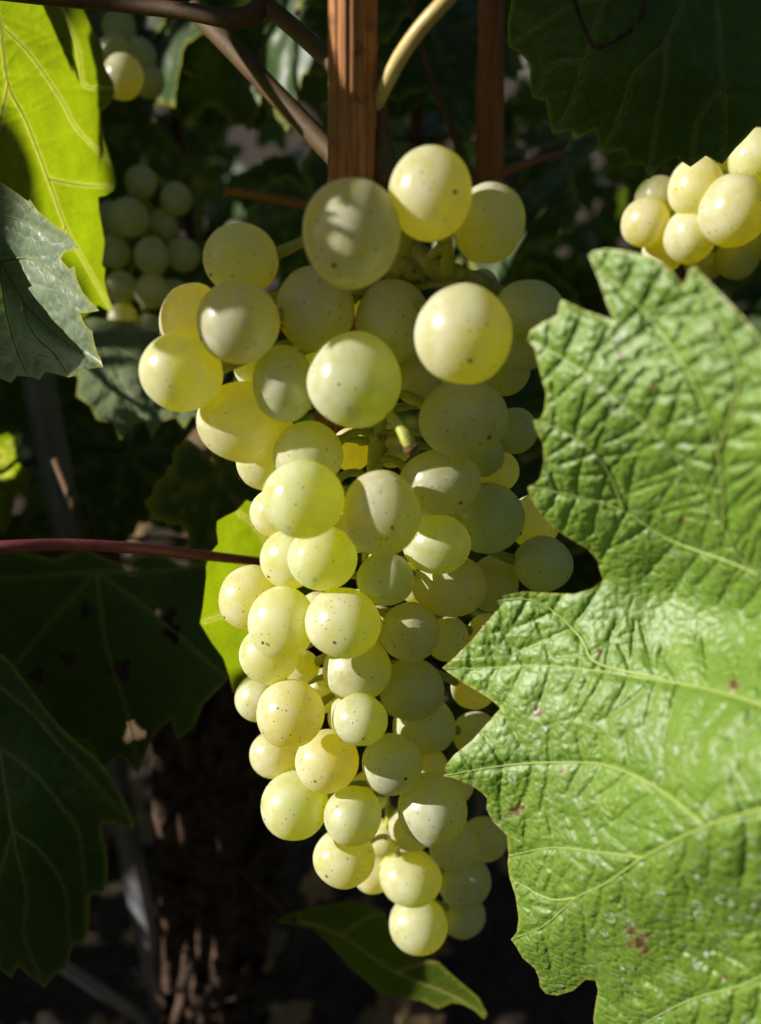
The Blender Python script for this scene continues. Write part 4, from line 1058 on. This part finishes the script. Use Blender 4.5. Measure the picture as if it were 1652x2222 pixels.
KEEP = [  # picture boxes that stay free of leaves nearer than this depth
 (20, 800, 160, 1175, 0.46), (255, 1830, 390, 2230, 0.70), (110, 2080, 350, 2230, 0.72), (360, 1640, 560, 2230, 0.62), (560, 1900, 1260, 2230, 0.75),
 (1330, 280, 1660, 600, 0.33), (215, 340, 440, 770, 0.44), (1030, 0, 1100, 400, 0.33), (230, 80, 330, 220, 0.38), (1000, 100, 1030, 300, 0.3), (480, 400, 660, 460, 0.33), (430, 20, 715, 330, 0.27)]
def leaf_ok(pos, q, s, var):
    px, py, zz = project(pos)
    # nearer than the back of the bunch and inside the frame: not here
    if zz > 0.02 and -260 < px < 1910 and -260 < py < 2480 and zz < 0.30: return False
    if zz > 0:
        rr = s * 0.75 / zz * FPX
        for x0, y0, x1, y1, zk in KEEP:
            if zz < zk + 0.02 and x0 - rr < px < x1 + rr and y0 - rr < py < y1 + rr: return False
    mat = Matrix.Translation(Vector(pos)) @ q.to_matrix().to_4x4() @ Matrix.Diagonal((s, s, s, 1))
    inv = mat.inverted(); i3 = inv.to_3x3(); d = (i3 @ SUNV).normalized()
    bv = VBVH[var]
    for p in LITV:
        v = p - Vector(pos)
        t = v.dot(SUNV)
        if t > 0.03 or (v - SUNV * t).length > s * 1.15: continue
        if bv.ray_cast(inv @ p, d)[0] is not None: return False
    return True

NLEAF = [0]
def canopy_leaf(pos, q, s, var, label, group, mat=None):
    o = bpy.data.objects.new('vine_leaf', VAR[var][0]); COL.objects.link(o)
    o.matrix_basis = Matrix.Translation(Vector(pos)) @ q.to_matrix().to_4x4() @ Matrix.Diagonal((s, s, s, 1))
    tag(o, label, 'leaf', group)
    best = None
    for c in CANES:
        d = np.linalg.norm(c - pos, axis=1); k = int(d.argmin())
        if best is None or d[k] < best[0]: best = (d[k], c[k])
    if mat is M_DRY:
        inv = o.matrix_basis.inverted(); a = np.asarray(pos, float)
        V, F = tube_data(spline([a, a + np.array([0.004, 0.006, 0.02]), a + np.array([0.012, 0.01, 0.045])], 8), [0.0009, 0.0012], 6)
        link('petiole', mesh_from('petiole', [tuple(inv @ Vector(v)) for v in V], F), M_SHOOT, o)
    elif best[0] < 0.16:
        inv = o.matrix_basis.inverted()
        a = np.asarray(pos, float); b = best[1]
        mid = (a + b) / 2 + np.array([0, 0, 0.012])
        V, F = tube_data(spline([a, mid, b], 8), [0.0010, 0.0010, 0.0014], 6)
        link('petiole', mesh_from('petiole', [tuple(inv @ Vector(v)) for v in V], F), M_PETIOLE_RED if NLEAF[0] % 3 == 0 else M_SHOOT, o)
    NLEAF[0] += 1
    if mat is not None:
        o.material_slots[0].link = 'OBJECT'; o.material_slots[0].material = mat
    return o

def leaf_rot(rnd, face, droop, spread=0.5):
    """blade normal about 'face', tip hanging down"""
    n = Vector(face) + Vector((rnd.gauss(0, spread), rnd.gauss(0, spread), rnd.gauss(0, spread)))
    n.normalize()
    down = Vector((rnd.gauss(0, 0.5), rnd.gauss(0, 0.3), -droop))
    y = (down - n * down.dot(n)).normalized()
    x = y.cross(n)
    return Matrix((x, y, n)).transposed().to_quaternion()

rl = random.Random(2024)
cnt = 0; tries = 0
while cnt < 175 and tries < 6000:                     # the wall of leaves behind the bunch
    tries += 1
    px, py = rl.uniform(-250, 1900), rl.uniform(-260, 2150)
    zz = 0.31 + 0.42 * rl.random() ** 0.8
    pos = P(px, py, zz)
    if pos[2] < 0.50 or pos[1] > 0.78: continue
    s = rl.uniform(0.042, 0.068); var = rl.randrange(7)
    q = leaf_rot(rl, (-0.15, -0.75, 0.45), 1.0, 0.38)
    if not leaf_ok(pos, q, s, var): continue
    canopy_leaf(pos, q, s, var, 'dark vine leaf in the shaded wall of leaves behind the bunch', 'leaves in the shaded leaf wall'); cnt += 1
print('wall leaves', cnt, 'tries', tries)
cnt2 = 0; tries = 0
while cnt2 < 115 and tries < 9000:                    # unseen leaves added around the frame to shade the wall, gaps left for sun
    tries += 1
    pos = np.array([rl.uniform(-0.75, 0.45), rl.uniform(0.05, 0.75), rl.uniform(0.62, 1.55)])
    px, py, zz = project(pos)
    if zz > 0 and -330 < px < 1980 and -330 < py < 2600: continue
    if np.linalg.norm(pos - CAM) < 0.17: continue
    s = rl.uniform(0.05, 0.072); var = rl.randrange(7)
    q = leaf_rot(rl, (-0.55, -0.35, 0.6), 1.0, 0.3)
    if not leaf_ok(pos, q, s, var): continue
    canopy_leaf(pos, q, s, var, 'unseen vine leaf added around the frame to shade the leaf wall', 'unseen leaves added for shade'); cnt2 += 1
print('outer leaves', cnt2, 'tries', tries)

# pale lit leaves in gaps of the wall
for (px, py, zz, s, face, rot, lab, mat) in [
    (640, 30, 0.37, 0.045, (-0.75, -0.55, 0.4), 0.0, 'pale leaf catching sun above the slanting brown shoot', LEAF_BG),
    (370, 60, 0.43, 0.050, (-0.7, -0.5, 0.5), 0.4, 'sunlit leaf behind the few grapes by the glowing leaf', LEAF_BG),
    (500, 130, 0.44, 0.045, (-0.6, -0.5, 0.6), -0.5, 'sunlit leaf patch under the red-brown shoot', LEAF_BG),
    (-25, 1035, 0.36, 0.03, (0.9, -0.5, 0.1), 0.3, 'bright yellow-green leaf behind the steel post', LEAF_GLOW),
    (470, 960, 0.38, 0.028, (-0.7, -0.6, 0.4), 0.2, 'small beige dried leaf hanging behind the bunch', M_DRY)]:
    q = leaf_rot(random.Random(int(px)), face, 1.0, 0.08)
    canopy_leaf(P(px, py, zz), q, s, int(px) % 7, lab, None, mat)

# ------------------------------------------------------------------ uncountable foliage: the row going on out of sight, the next row behind, fallen leaves
def leaf_mass(name, label, spots, mat, step=0.14):
    lows = [leaf_variant(100 + k, step) for k in range(7)]
    Vs, Fs = [], []; off = 0; va, ra_ = [], []
    for pos, q, s, k in spots:
        m, p, T = lows[k]
        Rm = np.array(q.to_matrix()) * s
        Vs.append(p @ Rm.T + pos); Fs.append(T + off); off += len(p)
    Vv = np.vstack(Vs); Fv = np.vstack(Fs)
    me = bpy.data.meshes.new(name)
    me.vertices.add(len(Vv)); me.vertices.foreach_set('co', Vv.ravel())
    me.loops.add(len(Fv) * 3); me.loops.foreach_set('vertex_index', Fv.ravel().astype(np.int32))
    me.polygons.add(len(Fv)); me.polygons.foreach_set('loop_start', np.arange(0, len(Fv) * 3, 3, dtype=np.int32))
    me.update(calc_edges=True)
    o = link(name, me, mat); tag(o, label, kind='stuff')
    return o
sp = []
for k in range(5600):
    x = rl.uniform(-2.6, 2.6) if k % 2 else rl.uniform(-1.5, -0.25); y = rl.uniform(0.1, 0.85); zz = rl.uniform(0.4, 2.05)  # every second leaf goes to the sunward side, added to deepen the shade
    pos = np.array([x, y, zz]); px, py, dz = project(pos)
    if dz > 0 and -420 < px < 2070 and -420 < py < 2700 and dz < 0.80: continue
    s = rl.uniform(0.05, 0.075); q = leaf_rot(rl, (rl.uniform(-0.6, 0.3), -0.5, 0.5), 1.0, 0.45); var = rl.randrange(7)
    if np.linalg.norm(pos - CAM) < 0.25 or not leaf_ok(pos, q, s * 1.05, var): continue
    sp.append((pos, q, s, var))
    if len(sp) > 2600: break
leaf_mass('vine_foliage', 'mass of green leaves where the vine row goes on to both sides, denser sunward for shade', sp, LEAF_BG)
sp = []
for k in range(2200):
    pos = np.array([rl.uniform(-3.2, 3.2), rl.uniform(2.0, 2.6), rl.uniform(0.05, 1.9)])
    sp.append((pos, leaf_rot(rl, (-0.3, -0.7, 0.4), 1.0, 0.5), rl.uniform(0.07, 0.1), rl.randrange(7)))
leaf_mass('added_opposite_row_foliage', 'unseen leafy vine row behind the camera, added to block low sky light',  # row out of view, added to hold back low sky light
    [(np.array([rl.uniform(-4, 4), rl.uniform(-1.6, -1.1), rl.uniform(0.1, 2.2)]), leaf_rot(rl, (-0.2, 0.7, 0.4), 1.0, 0.5), rl.uniform(0.08, 0.11), rl.randrange(7)) for k in range(2300)], LEAF_BG)
leaf_mass('neighbouring_row_foliage', 'leafy green wall of the next vine row', sp, LEAF_BG)
sp = []
for k in range(420):
    pos = np.array([rl.uniform(-1.1, 1.2), rl.uniform(0.45, 2.2), 0.02 + rl.uniform(0, 0.03)])
    q = leaf_rot(rl, (0, 0, 1), 0.2, 0.35)
    sp.append((pos, q, rl.uniform(0.025, 0.05), rl.randrange(7)))
leaf_mass('fallen_leaves', 'dry brown leaves lying on the soil under the row', sp, M_DRY)
